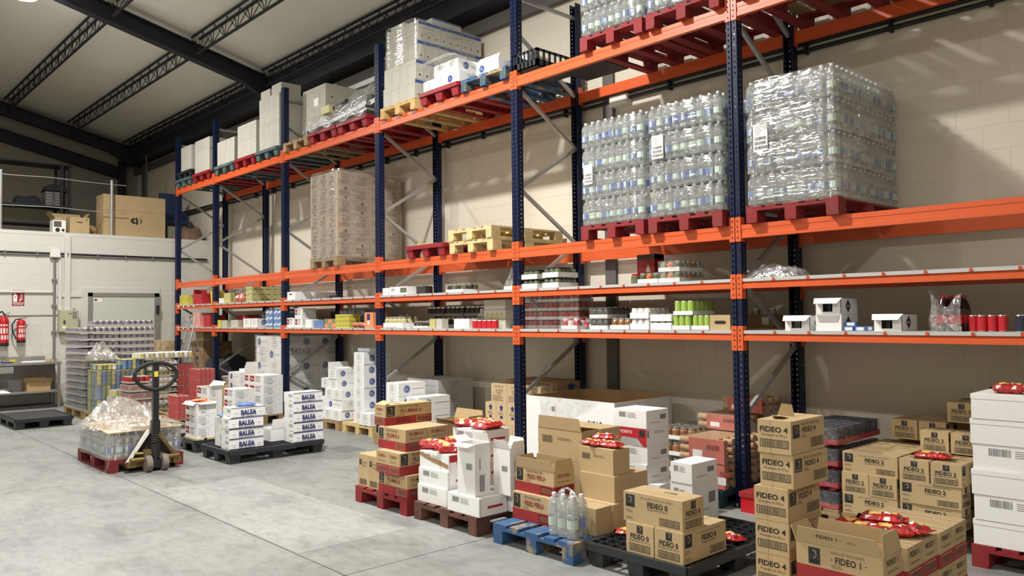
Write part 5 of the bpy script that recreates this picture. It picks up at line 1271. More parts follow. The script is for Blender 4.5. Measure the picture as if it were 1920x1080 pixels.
def extinguisher(label, y, z0, r, h, hose):
    t = thing('fire_extinguisher', label, 'fire extinguisher', (EX+.04+r, y, z0))
    part('cylinder', MB().lathe([(r*.9, .02*h), (r, .06*h), (r, .76*h), (r*.92, .82*h), (r*.6, .88*h), (r*.3, .9*h)], 'red_paint', 18), t); part('foot', MB().lathe([(r*.95, 0), (r*1.02, .01), (r*1.02, .1*h), (r*.9, .1*h)], 'black_rubber', 18), t)
    part('valve', MB().cyl((0, 0, .89*h), (0, 0, .95*h), r*.25, 'galv', 10).box(-.012, -.02, .93*h, .012, .09, .945*h, 'steel_dark').prism([(-.02, .945*h), (.0, .945*h), (.11, 1.0*h), (.1, 1.01*h)], -.01, .01, 'black_paint'), t)
    pts = [(.02, -.02, .92*h), (.02, -r*1.3, .9*h), (.02, -r*2.1, .7*h), (.02, -r*1.9, .4*h), (.02, -r*1.1, .12*h)] if hose else [(.06, .02, .92*h), (.08, -r*.5, 1.05*h), (.07, -r*1.1, .95*h), (.06, -r*1.15, .5*h), (.05, -r*1.1, .2*h)]
    sm = []
    for i in range(len(pts)-1):
        for q in range(4): sm.append(Vector(pts[i]).lerp(Vector(pts[i+1]), q/4))
    sm.append(Vector(pts[-1])); part('hose', MB().tube(sm, .013, 'black_rubber', 7), t)
    lb = MB(); n = 10
    for z0_, z1_, m in ((.6, .68, 'white_print'), (.38, .56, 'white_print'), (.2, .34, 'white_print')):
        for i in range(n):
            a, b = -.9+1.8*i/n, -.9+1.8*(i+.8)/n; R = r+.0015
            if (i*7+int(z0_*10)) % 3: lb.quad((R*math.cos(a), R*math.sin(a), z0_*h), (R*math.cos(b), R*math.sin(b), z0_*h), (R*math.cos(b), R*math.sin(b), z1_*h*.97), (R*math.cos(a), R*math.sin(a), z1_*h*.97), m)
    part('label', lb, t)
extinguisher('small red fire extinguisher with looped black hose on the wall', -2.58, 1.26, .075, .5, True); extinguisher('tall red fire extinguisher at the left edge of the wall', -2.88, 1.2, .09, .64, False)
# steel table
t = thing('steel_table', 'grey steel work table with lower shelf against the partition wall', 'table', (EX+.33, -3.25, 0))
part('table_top', MB().box(-.3, -1.3, .84, .3, 1.26, .88, 'table_steel'), t); part('splash_back', MB().box(-.31, -1.3, .88, -.28, 1.1, .98, 'table_steel'), t); part('lower_shelf', MB().box(-.28, -1.25, .3, .28, 1.22, .33, 'table_steel'), t); part('back_panel', MB().box(-.3, -1.25, 0, -.28, 1.22, .84, 'table_steel'), t); part('floor_panel', MB().box(-.28, -1.25, .0, .26, 1.2, .05, 'steel_dark'), t)
for x in (-.27, .27):
    for y in (-1.25, 1.22): part('leg', cached(('table_leg',), lambda: MB().box(-.022, -.022, 0, .022, .022, .84, 'table_steel')), t, (x, y, 0))
part('drawer', MB().box(.28, .0, .7, .302, .45, .82, 'alu'), t)
carton('torn brown paper carton on the lower shelf of the steel table', (EX+.5, -2.55), .33, (.35, .4, .16), 'brown_paper', openf=[('R', .8, .1), ('B', .6, .1), ('L', .4, .1)])
solo('paper_heap', crumple(.5, .45, .1, 'paper', 21), 'crumpled white paper on the lower shelf of the table', 'paper', (EX+.35, -3.05, .33))
solo('tape_roll', MB().cyl((0, 0, 0), (0, 0, .06), .07, 'yellow', 16), 'yellow tape roll on the steel table', 'tape', (EX+.3, -2.75, .88)); solo('cutter', MB().box(-.02, -.09, 0, .02, .09, .025, 'ink_blue').box(-.015, .09, 0, .015, .14, .02, 'pipe_grey'), 'dark blue cutter on the steel table', 'tool', (EX+.4, -2.86, .88)); solo('notepad', MB().box(-.1, -.2, 0, .1, .2, .02, 'paper').box(-.1, -.2, .02, .1, -.18, .024, 'ink_grey'), 'white papers on the steel table', 'papers', (EX+.3, -2.42, .88)); solo('bottle_lying', MB().cyl((0, -.06, .03), (0, .05, .03), .03, 'cap_white', 10).cyl((0, .05, .03), (0, .09, .03), .012, 'black_plastic', 8), 'small white bottle lying on the table', 'bottle', (EX+.35, -3.02, .88)); solo('wooden_block', MB().box(-.04, -.08, 0, .04, .08, .03, 'wood').box(-.03, .08, .005, .03, .1, .025, 'wood_old'), 'wooden scrap at the right end of the table', 'wood', (EX+.2, -2.12, .88))
# ------------------------------------------------------------------ mezzanine
MZ = 3.47
for i, y in enumerate((-2.91, -.89)): solo('guard_post', MB().cyl((0, 0, 0), (0, 0, 1.18), .03, 'galv', 10).lathe([(.06, 0), (.06, .01), (.03, .01)], 'galv', 10), 'galvanised guard rail post at the mezzanine edge, %s' % ['left edge', 'by the big carton'][i], 'post', (EX-.1, y, MZ), group='guard rail posts')
for i, z in enumerate((1.12, .52)): solo('guard_cable', MB().tube([(0, -6+.3*q, -.03*math.sin(PI*((q*.3) % 2)/2)) for q in range(19)], .009, 'galv', 6), '%s steel guard cable along the mezzanine edge' % ['upper', 'lower'][i], 'cable', (EX-.1, 0, MZ+z))
def _car(w, d, h):
    mb = MB(); draw(mb, 'R', w, d, h, [('rect', 0, .62, 1, .63, 'kraft_dark'), ('poly', [(.42, .4), (.47, .48), (.5, .46), (.5, .43), (.47, .4), (.5, .37), (.5, .34), (.47, .32)], 'ink'), ('poly', [(.5, .46), (.53, .49), (.55, .42), (.55, .36), (.53, .3), (.5, .34), (.52, .4)], 'ink'), ('poly', [(.57, .49), (.62, .4), (.57, .31), (.595, .4)], 'ink')]); return mb
carton('huge flat brown carton with a black arrow logo on the mezzanine', (EX-.22, -1.02), MZ, (.5, 1.28, .9), 'kraft', mkp('car', _car), seam='y')
def _hole(w, d, h):
    mb = MB(); draw(mb, 'R', w, d, h, [('rect', .35, .68, .65, .74, 'ink'), ('rect', .82, .8, .92, .94, 'kraft_dark')]); return mb
carton('brown carton with a hand hole on the mezzanine', (EX-.25, -1.65), MZ, (.3, .37, .36), 'kraft', mkp('hole', _hole))
carton('open brown carton behind the hand-hole carton on the mezzanine', (EX-.6, -1.85), MZ, (.4, .6, .38), 'kraft', openf=[('F', .7, .14), ('B', .5, .14), ('L', .0, .12)])
t = thing('appliance_box', 'small white and black appliance box on the mezzanine', 'box', (EX-.35, -1.83, MZ)); part('body', MB().box(-.12, -.14, 0, .12, .1, .27, 'white_card'), t); part('print', MB().box(.12, -.12, .13, .122, .02, .25, 'ink_soft').lathe([(.03, 0), (.045, .002)], 'ink', 12, Matrix.Translation((.121, -.05, .07)) @ Matrix.Rotation(PI/2, 4, 'Y')).lathe([(.02, 0), (.03, .002)], 'ink', 12, Matrix.Translation((.121, .05, .07)) @ Matrix.Rotation(PI/2, 4, 'Y')), t)
solo('brown_bag', crumple(.3, .2, .3, 'kraft_dark', 31, soft=True), 'small brown bag between cartons on the mezzanine', 'bag', (EX-.75, -1.12, MZ))
solo('burlap_sack', crumple(.5, .42, .36, 'sack', 33, 18, 14, soft=True), 'brown sack at the right end of the mezzanine', 'sack', (EX-.35, .86, MZ))
t = thing('blue_chair', 'blue plastic chair and screen behind the first upright on the mezzanine', 'chair', (EX-1.0, .62, MZ)); part('backrest', MB().box(-.05, -.22, .5, .0, .3, 1.15, 'plastic_blue'), t); part('seat', MB().box(-.1, -.22, .4, .45, .28, .48, 'plastic_blue'), t); part('armrest', MB().prism([(-.05, .48), (.4, .48), (.4, .56), (.1, .75), (-.05, .75)], .26, .3, 'plastic_blue', 'y'), t)
for x in (0, .4):
    for y in (-.2, .26): part('leg', MB().box(x-.02, y-.02, 0, x+.02, y+.02, .4, 'black_plastic'), t)
solo('stand_pipe', MB().cyl((0, 0, 0), (0, 0, 2.1), .025, 'pipe_black', 8).box(-.03, -.03, 1.0, .03, .03, 1.05, 'pipe_grey'), 'thin dark pipe standing at the back of the mezzanine', 'pipe', (-15.8, .28, MZ))
# dark shelving at the back of the mezzanine
t = thing('storage_shelf', 'dark open shelving unit at the back of the mezzanine', 'shelf', (-16.5, -1.9, MZ))
for x in (-.25, .25):
    for y in (-1.3, .5, .0+.66): part('post', cached(('mz_post',), lambda: MB().box(-.03, -.03, 0, .03, .03, 1.75, 'dark_shelf')), t, (x, y, 0))
for z in (.35, .75, 1.7): part('shelf', cached(('mz_shelf',), lambda: MB().box(-.3, -1.35, 0, .3, .72, .04, 'dark_shelf')), t, (0, 0, z))
for k in range(5): solo('binder', MB().box(-.18, -.16, 0, .18, .16, .055, 'ink_grey').box(.18, -.03, .02, .183, .03, .04, 'ink'), 'grey binder lying in the pile on the mezzanine shelf, %s' % nth(4-k, 5), 'binder', (-16.45, -1.55, MZ+.79+.065*k), group='binders on the mezzanine shelf')
solo('dark_bundle', crumple(.5, .5, .22, 'dark_cloth', 41, soft=True), 'dark bundle beside the binders on the mezzanine shelf', 'bundle', (-16.45, -2.05, MZ+.79)); solo('dark_bundle', crumple(.45, .45, .18, 'dark_cloth', 42, soft=True), 'dark bundle on the binders on the mezzanine shelf', 'bundle', (-16.45, -1.5, MZ+1.12))
# ------------------------------------------------------------------ middle beams: water loads
WR, WH = .0445, .262
def lab_choice(i, j, k): return 'label_blue' if ((i*3+j*2+k*7)*(i+2*k+1)+k) % 7 < 4 else 'label_green'
NIND = [0]
def water_load(x0, y0, z, nx, ny, nl, label, indiv, paper=None, wrapx=True):
    """load of bottles; indiv(i,j,k) says which bottles are separate objects, the rest become one mesh"""
    px_, py_ = .8/nx, 1.2/ny; rest = MB(); bl = bottle_parts(WR, WH, n=8)[0]; cp = bottle_parts(WR, WH)[1]
    for k in range(nl):
        zz = z+.004+k*(WH+.003)
        for i in range(nx):
            for j in range(ny):
                x, y = x0+px_*(i+.5), y0+py_*(j+.5)
                jx, jy = random.uniform(-.003, .003), random.uniform(-.003, .003)
                v = indiv(i, j, k)
                if v == 1:
                    NIND[0] += 1; water_bottle('water bottle, %s layer, %s in %s' % (['lowest', 'second', 'third', 'topmost'][k], NTH[i]+' from left' if j == 0 else NTH[j]+' from front', label), (x+jx, y+jy, zz), WR, WH, random.choice((0, 1, 2, 3)), 'bottles in '+label, lab_choice(i, j, k))
                elif v == 2:
                    T = Matrix.Translation((x, y, zz))
                    rest.add([T @ q.co for q in bl.vertices], [tuple(f.vertices) for f in bl.polygons], 'bottle_pet', True); rest.add([T @ q.co for q in cp.vertices], [tuple(f.vertices) for f in cp.polygons], 'cap_white', True)
                    lb_ = bottle_label(WR, WH, lab_choice(i, j, k)); rest.add([T @ q.co for q in lb_.vertices], [tuple(f.vertices) for f in lb_.polygons], lab_choice(i, j, k), True)
        solo('layer_film', cached(('layer_film', k == nl-1), lambda: film_ring(.806, 1.206, WH*.88)), 'shrink film round the %s layer of %s' % (['lowest', 'second', 'third', 'topmost'][k], label), 'film', (x0+.4, y0+.6, zz+.012))
    if rest.v: solo('inner_bottles', rest, 'further water bottles inside '+label, 'bottles', kind='stuff')
    if paper:
        px0, pz, pw, ph = paper
        t = thing('pallet_label', 'white bar code sheet on '+label, 'label', (px0, y0-.014, pz)); mb = MB().box(0, 0, 0, pw, .0015, ph, 'paper')
        for q in range(3):
            r = random.Random(q); u = .1
            while u < .9: wd = r.choice((.03, .05, .07)); mb.quad((pw*u, -.0006, ph*(.07+.17*q)), (pw*(u+wd), -.0006, ph*(.07+.17*q)), (pw*(u+wd), -.0006, ph*(.19+.17*q)), (pw*u, -.0006, ph*(.19+.17*q)), 'ink'); u += wd+.03
        for q in range(5): mb.quad((pw*.12, -.0006, ph*(.62+.07*q)), (pw*(.5+.08*(q % 3)), -.0006, ph*(.62+.07*q)), (pw*(.5+.08*(q % 3)), -.0006, ph*(.64+.07*q)), (pw*.12, -.0006, ph*(.64+.07*q)), 'ink_grey')
        part('sheet', mb, t)
def film_ring(w, d, h):
    mb = MB()
    def f(u, v):
        a = 2*PI*u; ex = 9; c, s = math.cos(a), math.sin(a); k = (abs(c)**ex+abs(s)**ex)**(-1/ex)
        j = .004*math.sin(90*u+3*v); b = -.012*(2*v-1)**2
        return (k*c*(w/2+j+b), k*s*(d/2+j+b), h*v)
    mb.grid(96, 4, f, 'film_wrap'); return mb
wood_pallet('red wooden pallet under the left water load on the middle beams', -1.74, -.07, B3, 'wood_red'); wood_pallet('red wooden pallet under the centre water load on the middle beams', -.885, -.07, B3, 'wood_red'); wood_pallet('red wooden pallet under the big wrapped water load on the right', .15, -.07, B3, 'wood_red')
f12 = lambda i, j, k: 1 if j == 0 else (2 if (j == 1 or k == 3 and j < 12 and j % 1 == 0) else 0)
f3 = lambda i, j, k: 1 if (j == 0 or i == 8) else (2 if (j == 1 or i == 7 or k == 3) else 0)
water_load(-1.74, -.07, B3+.146, 9, 13, 4, 'the left water load on the middle beams', f12, (-1.68, 3.0, .115, .2))
water_load(-.885, -.07, B3+.146, 9, 13, 4, 'the centre water load on the middle beams', f12, (-.82, 3.13, .13, .22))
water_load(.15, -.07, B3+.146, 9, 13, 4, 'the big wrapped water load on the right', f3, (.24, 3.03, .13, .23))
def bigwrap():
    mb = MB()
    def f(u, v):
        a = 2*PI*u; ex = 10; c, s = math.cos(a), math.sin(a); k = (abs(c)**ex+abs(s)**ex)**(-1/ex); j = .006*math.sin(40*u+17*v)+.004*math.sin(23*v)
        return (k*c*(.413+j), k*s*(.613+j), 1.07*v)
    mb.grid(72, 16, f, 'film_wrap'); return mb
solo('stretch_film', bigwrap(), 'stretch film round the big wrapped water load', 'film', (.55, .53, B3+.13))
# top beams: water
wood_pallet('red wooden pallet under the left top water load', -1.72, -.07, B4, 'wood_red'); wood_pallet('red wooden pallet under the right top water load', -.875, -.07, B4, 'wood_red')
for i in range(3): wood_pallet('red wooden pallet on the top beams of the right bay, %s' % ['left', 'middle', 'right'][i], .12+.87*i, -.07, B4, 'wood_red', deck='wood_old')
f4 = lambda i, j, k: 1 if j == 0 else (2 if j == 1 else 0)
water_load(-1.72, -.07, B4+.146, 9, 13, 2, 'the left water load on the top beams', f4); water_load(-.875, -.07, B4+.146, 9, 13, 2, 'the right water load on the top beams', f4)
# middle beams: wrapped brown load
wood_pallet('wooden pallet under the wrapped brown carton load', -7.39, -.05, B3, 'wood_old')
for k in range(6):
    for i in range(3):
        for j in range(4):
            if i == 2 or j == 0: carton('brown YuDY carton in the wrapped load, %s layer, %s column, %s row' % (LAY[k], ['left', 'middle', 'right'][i], ['front', 'second', 'third', 'rear'][j]), (-7.39+.266*(i+1), -.04+.285*j), B3+.146+.213*k, (.264, .283, .211), 'kraft_grey', YUDY if (k+i+j) % 3 else YARROWB)
solo('stretch_film', MB().grid(60, 14, lambda u, v: (lambda a, k: (k*math.cos(a)*(.412+.006*math.sin(37*u+9*v)), k*math.sin(a)*(.59+.006*math.sin(41*u)), 1.38*v))(2*PI*u, (abs(math.cos(2*PI*u))**10+abs(math.sin(2*PI*u))**10)**-.1), 'film_wrap'), 'stretch film round the wrapped brown carton load', 'film', (-6.99, .53, B3+.08))
solo('film_tuft', crumple(.6, .7, .16, 'film_clear', 51), 'loose film standing on top of the wrapped brown load', 'film', (-6.95, .4, B3+1.42))
# middle beams: empty pallets
plastic_pallet('dark red plastic pallet on the middle beams', -4.83, -.06, B3, 'plastic_red', solid=True); wood_pallet('pale wooden pallet, lower of the two on the middle beams', -3.92, -.06, B3, 'wood_pale', block='wood_pale'); wood_pallet('pale wooden pallet, upper of the two on the middle beams', -3.93, -.07, B3+.146, 'wood_pale', block='wood_pale')
solo('plank', MB().box(-.45, -.06, 0, .45, .06, .04, 'wood').box(-.45, -.06, .04, -.4, .06, .06, 'wood'), 'loose wooden plank lying behind the red plastic pallet', 'plank', (-4.42, .25, B3+.156), .12)
# top beams, from the far end
plastic_pallet('grey green plastic pallet at the far end of the top beams', -13.0, -.05, B4, 'wood_teal', solid=True, w=.75); plastic_pallet('black plastic pallet on the grey green one', -12.95, -.03, B4+.156, 'black_plastic', solid=True, w=.7); plastic_pallet('light red plastic pallet in the far bay of the top beams', -12.1, -.05, B4, 'plastic_red', solid=True)
def white_stack(lbl, x1, y, z, nx, ny, nz, w, d, h, m='cream_card', print_=None):
    for k in range(nz):
        for i in range(nx):
            for j in range(ny):
                carton('%s, %s layer, %s %s' % (lbl, LAY[k], ['right', 'left'][i], ['front', 'middle', 'rear'][j]), (x1-w*i+random.uniform(-.004, .004), y+d*j), z+h*k, (w-.004, d-.004, h-.002), m, print_)
white_stack('cream carton on the far black pallet up high', -12.25, -.02, B4+.31, 1, 2, 2, .55, .45, .25); white_stack('cream carton on the light red pallet up high', -11.35, -.02, B4+.156, 2, 2, 3, .36, .5, .22)
plastic_pallet('grey green plastic pallet in the second bay of the top beams', -11.03, -.05, B4, 'wood_teal', solid=True); plastic_pallet('red plastic pallet in the second bay of the top beams', -10.16, -.05, B4, 'plastic_red', solid=True); plastic_pallet('grey green plastic pallet beside the third upright on the top beams', -9.29, -.05, B4, 'wood_teal', solid=True)
def _arch(w, d, h):
    mb = MB(); draw(mb, 'R', w, d, h, [q for j in range(3) for q in (('rect', j/3+.01, .8, (j+1)/3-.01, .96, 'circle_blue'), ('rect', j/3, 0, j/3+.006, 1, 'ink_grey'), ('disc', j/3+.16, .22, .05, 'ink'))])
    draw(mb, 'F', w, d, h, [('rect', .49, 0, .5, .8, 'ink_grey'), ('rect', .5, .79, 1, .8, 'ink_grey')]); return mb
ARCH = mkp('arch', _arch)
def _arch2(w, d, h):
    mb = MB(); draw(mb, 'F', w, d, h, [('rect', .49, 0, .5, .8, 'ink_grey'), ('rect', .5, .79, 1, .8, 'ink_grey')]); draw(mb, 'R', w, d, h, [('disc', .2, .3, .05, 'ink')]); return mb
ARCH2 = mkp('arch2', _arch2)
white_stack('white archive box on the second bay grey green pallet', -10.22, -.02, B4+.156, 2, 2, 2, .38, .5, .23, 'cream_card', ARCH2)
white_stack('white archive box on the second bay red pallet', -9.33, -.02, B4+.156, 2, 2, 2, .38, .5, .3, 'cream_card', ARCH2)
white_stack('white archive box by the third upright', -8.47, -.02, B4+.156, 2, 3, 4, .37, .38, .225, 'cream_card', ARCH2)
carton('loose white archive box on the very top by the third upright, left', (-8.85, .0), B4+.156+.9, (.34, .36, .14), 'cream_card', ARCH2); carton('loose white archive box on the very top by the third upright, right', (-8.48, .02), B4+.156+.9, (.34, .36, .18), 'cream_card', ARCH2)
# wrapped equipment in the third bay
wood_pallet('wooden pallet left of the film-wrapped equipment on the top beams', -8.28, -.05, B4, 'wood_old')
plastic_pallet('dark red plastic pallet under the film-wrapped equipment, left', -7.43, -.05, B4, 'plastic_red', solid=True, long_x=False); plastic_pallet('dark red plastic pallet under the film-wrapped equipment, right', -6.58, -.05, B4, 'plastic_red', solid=True)
white_stack('archive box left of the wrapped equipment', -7.52, .3, B4+.156, 2, 1, 3, .37, .6, .3, 'cream_card', ARCH2)
t = thing('wrapped_equipment', 'film-wrapped grey metal shelving parts on the top beams', 'equipment', (-6.66, .35, B4+.156), .0)
for q in range(4): part('bar', MB().box(-.82, -.38+.2*q, .06+.09*q, .85, -.3+.2*q, .12+.1*q, 'galv', Matrix.Rotation(-.1, 4, 'Y')), t)
part('panel', MB().box(-.82, -.4, 0, .88, .35, .06, 'steel_dark').box(-.8, -.35, .06, .8, .3, .12, 'galv'), t); part('yellow_motor', MB().box(-.35, -.42, .22, -.12, -.25, .33, 'yellow_pale').cyl((-.1, -.33, .28), (.25, -.33, .32), .04, 'black_plastic', 8), t, label='pale yellow machine part')
part('shroud', MB().grid(20, 10, lambda u, v: (-.86+1.75*u, -.46+.95*v, (.34+.22*u)*max(0, 1-abs(2*v-1)**4)+.03*math.sin(25*u+11*v)), 'film_thick', False), t); part('tag', MB().box(-.55, -.43, .38, -.42, -.425, .5, 'paper'), t)
solo('black_motor', MB().box(-.06, -.06, 0, .06, .06, .14, 'black_plastic').cyl((.06, 0, .07), (.09, 0, .07), .04, 'black_plastic', 8), 'small black motor standing behind the wrapped equipment', 'motor', (-6.85, .75, B4+.65)); solo('rail_bundle', MB().box(-.7, -.05, 0, .7, .05, .08, 'galv').box(-.7, -.05, .08, -.62, .05, .22, 'galv'), 'grey metal rail behind the archive boxes', 'rail', (-7.5, .9, B4+1.06))
solo('rail_rest', MB().box(-.7, -.1, 0, .7, .1, .9, 'cream_card').box(-.7, -.11, .5, .7, -.1, .52, 'ink_grey'), 'long pale carton under the grey rail', 'carton', (-7.5, 1.01, B4+.156))
solo('motor_rest', MB().box(-.1, -.1, 0, .1, .1, .494, 'galv').box(-.12, -.12, .48, .12, .12, .494, 'galv'), 'grey metal stand under the black motor', 'stand', (-6.85, .75, B4+.156))
# fourth bay: archive boxes, white cartons, crate
wood_pallet('pale wooden pallet under the tall archive box load', -5.42, -.06, B4, 'wood', block='wood'); plastic_pallet('dark red plastic pallet under the small white cartons', -4.51, -.06, B4, 'plastic_red', solid=True, w=.78); wood_pallet('blue wooden pallet with a torn carton on the top beams', -3.67, -.06, B4, 'wood_blue', block='wood_teal'); 
ah = .265
for k in range(4):
    for i in range(2):
        for j in range(3):
            if i == 1 or j == 0: carton('archive box with blue header, %s layer, %s, %s row' % (LAY[k], ['left', 'right'][i], ['front', 'middle', 'rear'][j]), (-5.02+.37*i-.03*k*0, -.03+.365*j+.02*k), B4+.146+ah*k, (.365, .36, ah-.003), 'cream_card', ARCH)
carton('archive box lying on top of the tall archive load, left', (-5.05, .08), B4+.146+ah*4, (.3, .38, .08), 'cream_card', ARCH2); carton('archive box lying on top of the tall archive load, right', (-4.7, .3), B4+.146+ah*4, (.34, .5, .1), 'grey_card', ARCH)
solo('stretch_film', MB().grid(40, 8, lambda u, v: (lambda a, k: (k*math.cos(a)*(.385+.006*math.sin(37*u+9*v)), k*math.sin(a)*(.57+.006*math.sin(41*u)), .55*v))(2*PI*u, (abs(math.cos(2*PI*u))**10+abs(math.sin(2*PI*u))**10)**-.1), 'film_wrap'), 'stretch film round the upper archive boxes', 'film', (-5.02, .54, B4+.146+ah*2))
for k in range(2):
    for i in range(3 if k == 0 else 2):
        carton('white blue-circle carton on the red plastic pallet up high, %s, %s' % (['lower', 'upper'][k], ['right', 'middle', 'left'][i]), (-3.75-.245*i-(.0 if k == 0 else .02), -.02), B4+.158+.155*k, (.24, .42, .152), 'white_card', CIRC2 if (k == 0 and i == 0) else CIRC)
carton('white blue-circle carton at the rear of the red plastic pallet up high', (-3.75, .45), B4+.158, (.5, .42, .3), 'white_card', CIRC)
solo('plastic_film', crumple(.75, .25, .12, 'film_thick', 57), 'clear film over the small white cartons up high', 'film', (-4.1, -.02, B4+.47))
carton('torn open white blue-circle carton on the blue pallet', (-3.05, .0), B4+.146, (.4, .35, .15), 'white_card', CIRC2, openf=[('L', .9, .12), ('F', -.6, .08), ('B', .4, .1)], contents=(.8, 'kraft_dark'))
carton('white blue-circle carton behind the fifth upright on the blue pallet', (-2.86, .3), B4+.146, (.2, .35, .22), 'white_card', CIRC)
t = thing('plastic_crate', 'black openwork plastic crate on the top beams by the fifth upright', 'crate', (-2.62, .3, B4+.05))
mb = MB()
for q in range(7): mb.box(-.2+.062*q, -.3, .0, -.18+.062*q, -.29, .2, 'black_plastic'); mb.box(.19, -.29+.09*q, 0, .2, -.26+.09*q, .2, 'black_plastic')
mb.box(-.2, -.3, 0, .2, -.29, .08, 'black_plastic').box(-.2, -.3, .17, .2, -.29, .2, 'black_plastic').box(.19, -.3, 0, .2, .3, .08, 'black_plastic').box(.19, -.3, .17, .2, .3, .2, 'black_plastic').box(-.2, -.3, 0, -.19, .3, .2, 'black_plastic').box(-.2, .29, 0, .2, .3, .2, 'black_plastic').box(-.2, -.3, 0, .2, .3, .012, 'black_plastic'); part('lattice', mb, t)
solo('lid_panel', MB().box(-.3, -.25, 0, .3, .25, .02, 'dark_shelf').box(-.3, -.25, .02, .3, -.23, .04, 'dark_shelf'), 'dark panel lying beside the black crate', 'panel', (-2.04, .5, B4))
# ------------------------------------------------------------------ goods on the two shelves
def TR(lbl, x0, x1, z, ny, me, h, n=None, th=.04, y=.04, m='white_card', full=True, wrap=None, item='jar', cat='jar tray', name='jar_tray', tiers=1):
    n = n or 3; r = (x1-x0-.006)/n/2
    return tray(lbl, (x1, y), z, n, ny, r, h, me(r, h) if callable(me) else me, th, m, cat, name, 'shelf trays', 0, wrap, full, item, tiers)
J = lambda m, lid='tin': (lambda r, h: jar_mesh(round(r, 4), h, m, lid)); Cn = lambda m, e='tin': (lambda r, h: can_mesh(round(r, 4), h, m, e))
def small_box(lbl, x0, x1, z, h, m='white_card', d=.25, y=.04, pr=None, name='small_carton', cat='box', **k): return carton(lbl, (x1, y), z, (round(x1-x0, 3), d, h), m, pr, name=name, cat=cat, **k)
# right bay, upper shelf
solo('plastic_bag', crumple(.52, .3, .15, 'film_thick', 61), 'crumpled clear bag on the upper shelf of the right bay', 'bag', (.29, .18, SH2))
# right bay, lower shelf
def _dia(w, d, h):
    mb = MB(); draw(mb, 'R', w, d, h, [('poly', [(.42-.0, .08), (.42+.16, .5), (.42, .92), (.42-.16, .5)], 'logo_black'), ('text', 'delba', .33, .45, .13, 'white_print', .01, .19)]); return mb
DIA = mkp('diamond', _dia)
def display_box(lbl, x0, x1, z, h, closed=False, dark='can_dark'):
    w = x1-x0; d = .3
    t = thing('display_carton', lbl, 'carton', ((x0+x1)/2, .04+d/2, z))
    if closed: part('body', box_body(w, d, h, 'white_card'), t); part('front_flap', MB().prism([(-w/2+.01, h-.004), (w/2-.01, h-.004), (w/2-.03, h*.55), (-w/2+.03, h*.55)], -d/2-.004, -d/2-.002, 'grey_card', 'y'), t)
    else:
        mb = MB().box(-w/2, -d/2, 0, w/2, d/2, .004, 'white_card').box(-w/2, -d/2, .004, -w/2+.004, d/2, h, 'white_card').box(w/2-.004, -d/2, .004, w/2, d/2, h, 'white_card').box(-w/2, d/2-.004, .004, w/2, d/2, h, 'white_card').box(-w/2, -d/2, h-.004, w/2, d/2, h, 'white_card')
        mb.box(-w/2, -d/2, .004, -w/2+.06, -d/2+.003, h, 'white_card').box(w/2-.07, -d/2, .004, w/2, -d/2+.003, h, 'white_card').box(-w/2+.06, -d/2, .004, w/2-.07, -d/2+.003, .02, 'white_card'); part('body', mb, t)
        part('lid_flap', flap_mesh(w+.02, .07, 'white_card'), t, (0, -d/2, h), (2.25, 0, 0)); 
        for i in range(2): part('packet', MB().box(-.05+.06*i, -.1, .006, .0+.06*i, 0, h*.6, dark), t)
    part('print', DIA(w, d, h), t)
display_box('open white display carton on the lower shelf, left of the stacked pair', .42, .64, SH1, .125, dark='ink_grey'); display_box('closed white display carton, lower of the stacked pair', .69, .9, SH1, .13, True); display_box('open white display carton, upper of the stacked pair', .69, .9, SH1+.132, .13, dark='can_navy'); display_box('open white display carton standing alone on the lower shelf', 1.15, 1.36, SH1, .13)
for i, (x, y, z, a) in enumerate([(.95, .05, 0, 0), (.955, .07, .036, .1), (1.04, .05, 0, 0), (1.05, .14, 0, .4), (.95, .16, 0, .3)]):
    t = thing('small_packet', 'small pale blue packet by the stacked display cartons, %s' % ['front left', 'upper', 'front right', 'rear right', 'rear left'][i], 'packet', (x, y+.03, SH1+z), a, 'pale blue packets'); part('body', cached(('bluepk',), lambda: box_body(.075, .06, .034, 'blue_soft', None)), t); part('label', cached(('bluepkl',), lambda: MB().box(-.025, -.0308, .006, .03, -.0301, .028, 'paper')), t)
t = thing('jar_carton', 'brown carton of clear jars at the back by the right upright', 'carton', (-.2, .85, SH1)); part('body', MB().box(-.14, -.12, 0, .14, .12, .13, 'kraft_dark').box(.02, -.1215, .04, .09, -.12, .11, 'paper'), t)
for i in range(3): part('jar', jar_mesh(.04, .06, 'jar_glass'), t, (-.08+.085*i, -.05, .13))
cola = cached(('cola_bottle',), lambda: MB().lathe([(.03, 0), (.042, .01), (.042, .16), (.036, .18), (.03, .2), (.014, .235), (.014, .25)], 'cola_pet', 12)); colac = cached(('cola_cap',), lambda: MB().cyl((0, 0, .245), (0, 0, .262), .016, 'can_red', 10)); colal = cached(('cola_lab',), lambda: MB().lathe([(.0428, .055), (.0428, .12)], 'can_red', 12))
k_ = 0
for i in range(2):
    for j in range(3):
        t = thing('cola_bottle', 'dark cola bottle in torn film, %s column, %s' % (['left', 'right'][i], ['front', 'middle', 'rear'][j]), 'bottle', (1.63+.087*i, .09+.087*j, SH1), 0, 'cola bottles'); part('body', cola, t); part('cap', colac, t); part('label', colal, t)
solo('plastic_film', MB().grid(14, 8, lambda u, v: (-.1+.2*u, -.06-.012*math.sin(11*u+6*v), .27*v*(1-.35*math.sin(PI*u)**2)), 'film_thick', False), 'torn clear film on the front of the cola bottles', 'film', (1.67, .08, SH1)); solo('plastic_film', MB().grid(6, 6, lambda u, v: (-.01-.012*math.sin(7*v), -.06+.3*u, .3*v), 'film_thick', False), 'torn clear film on the left side of the cola bottles', 'film', (1.575, .08, SH1))
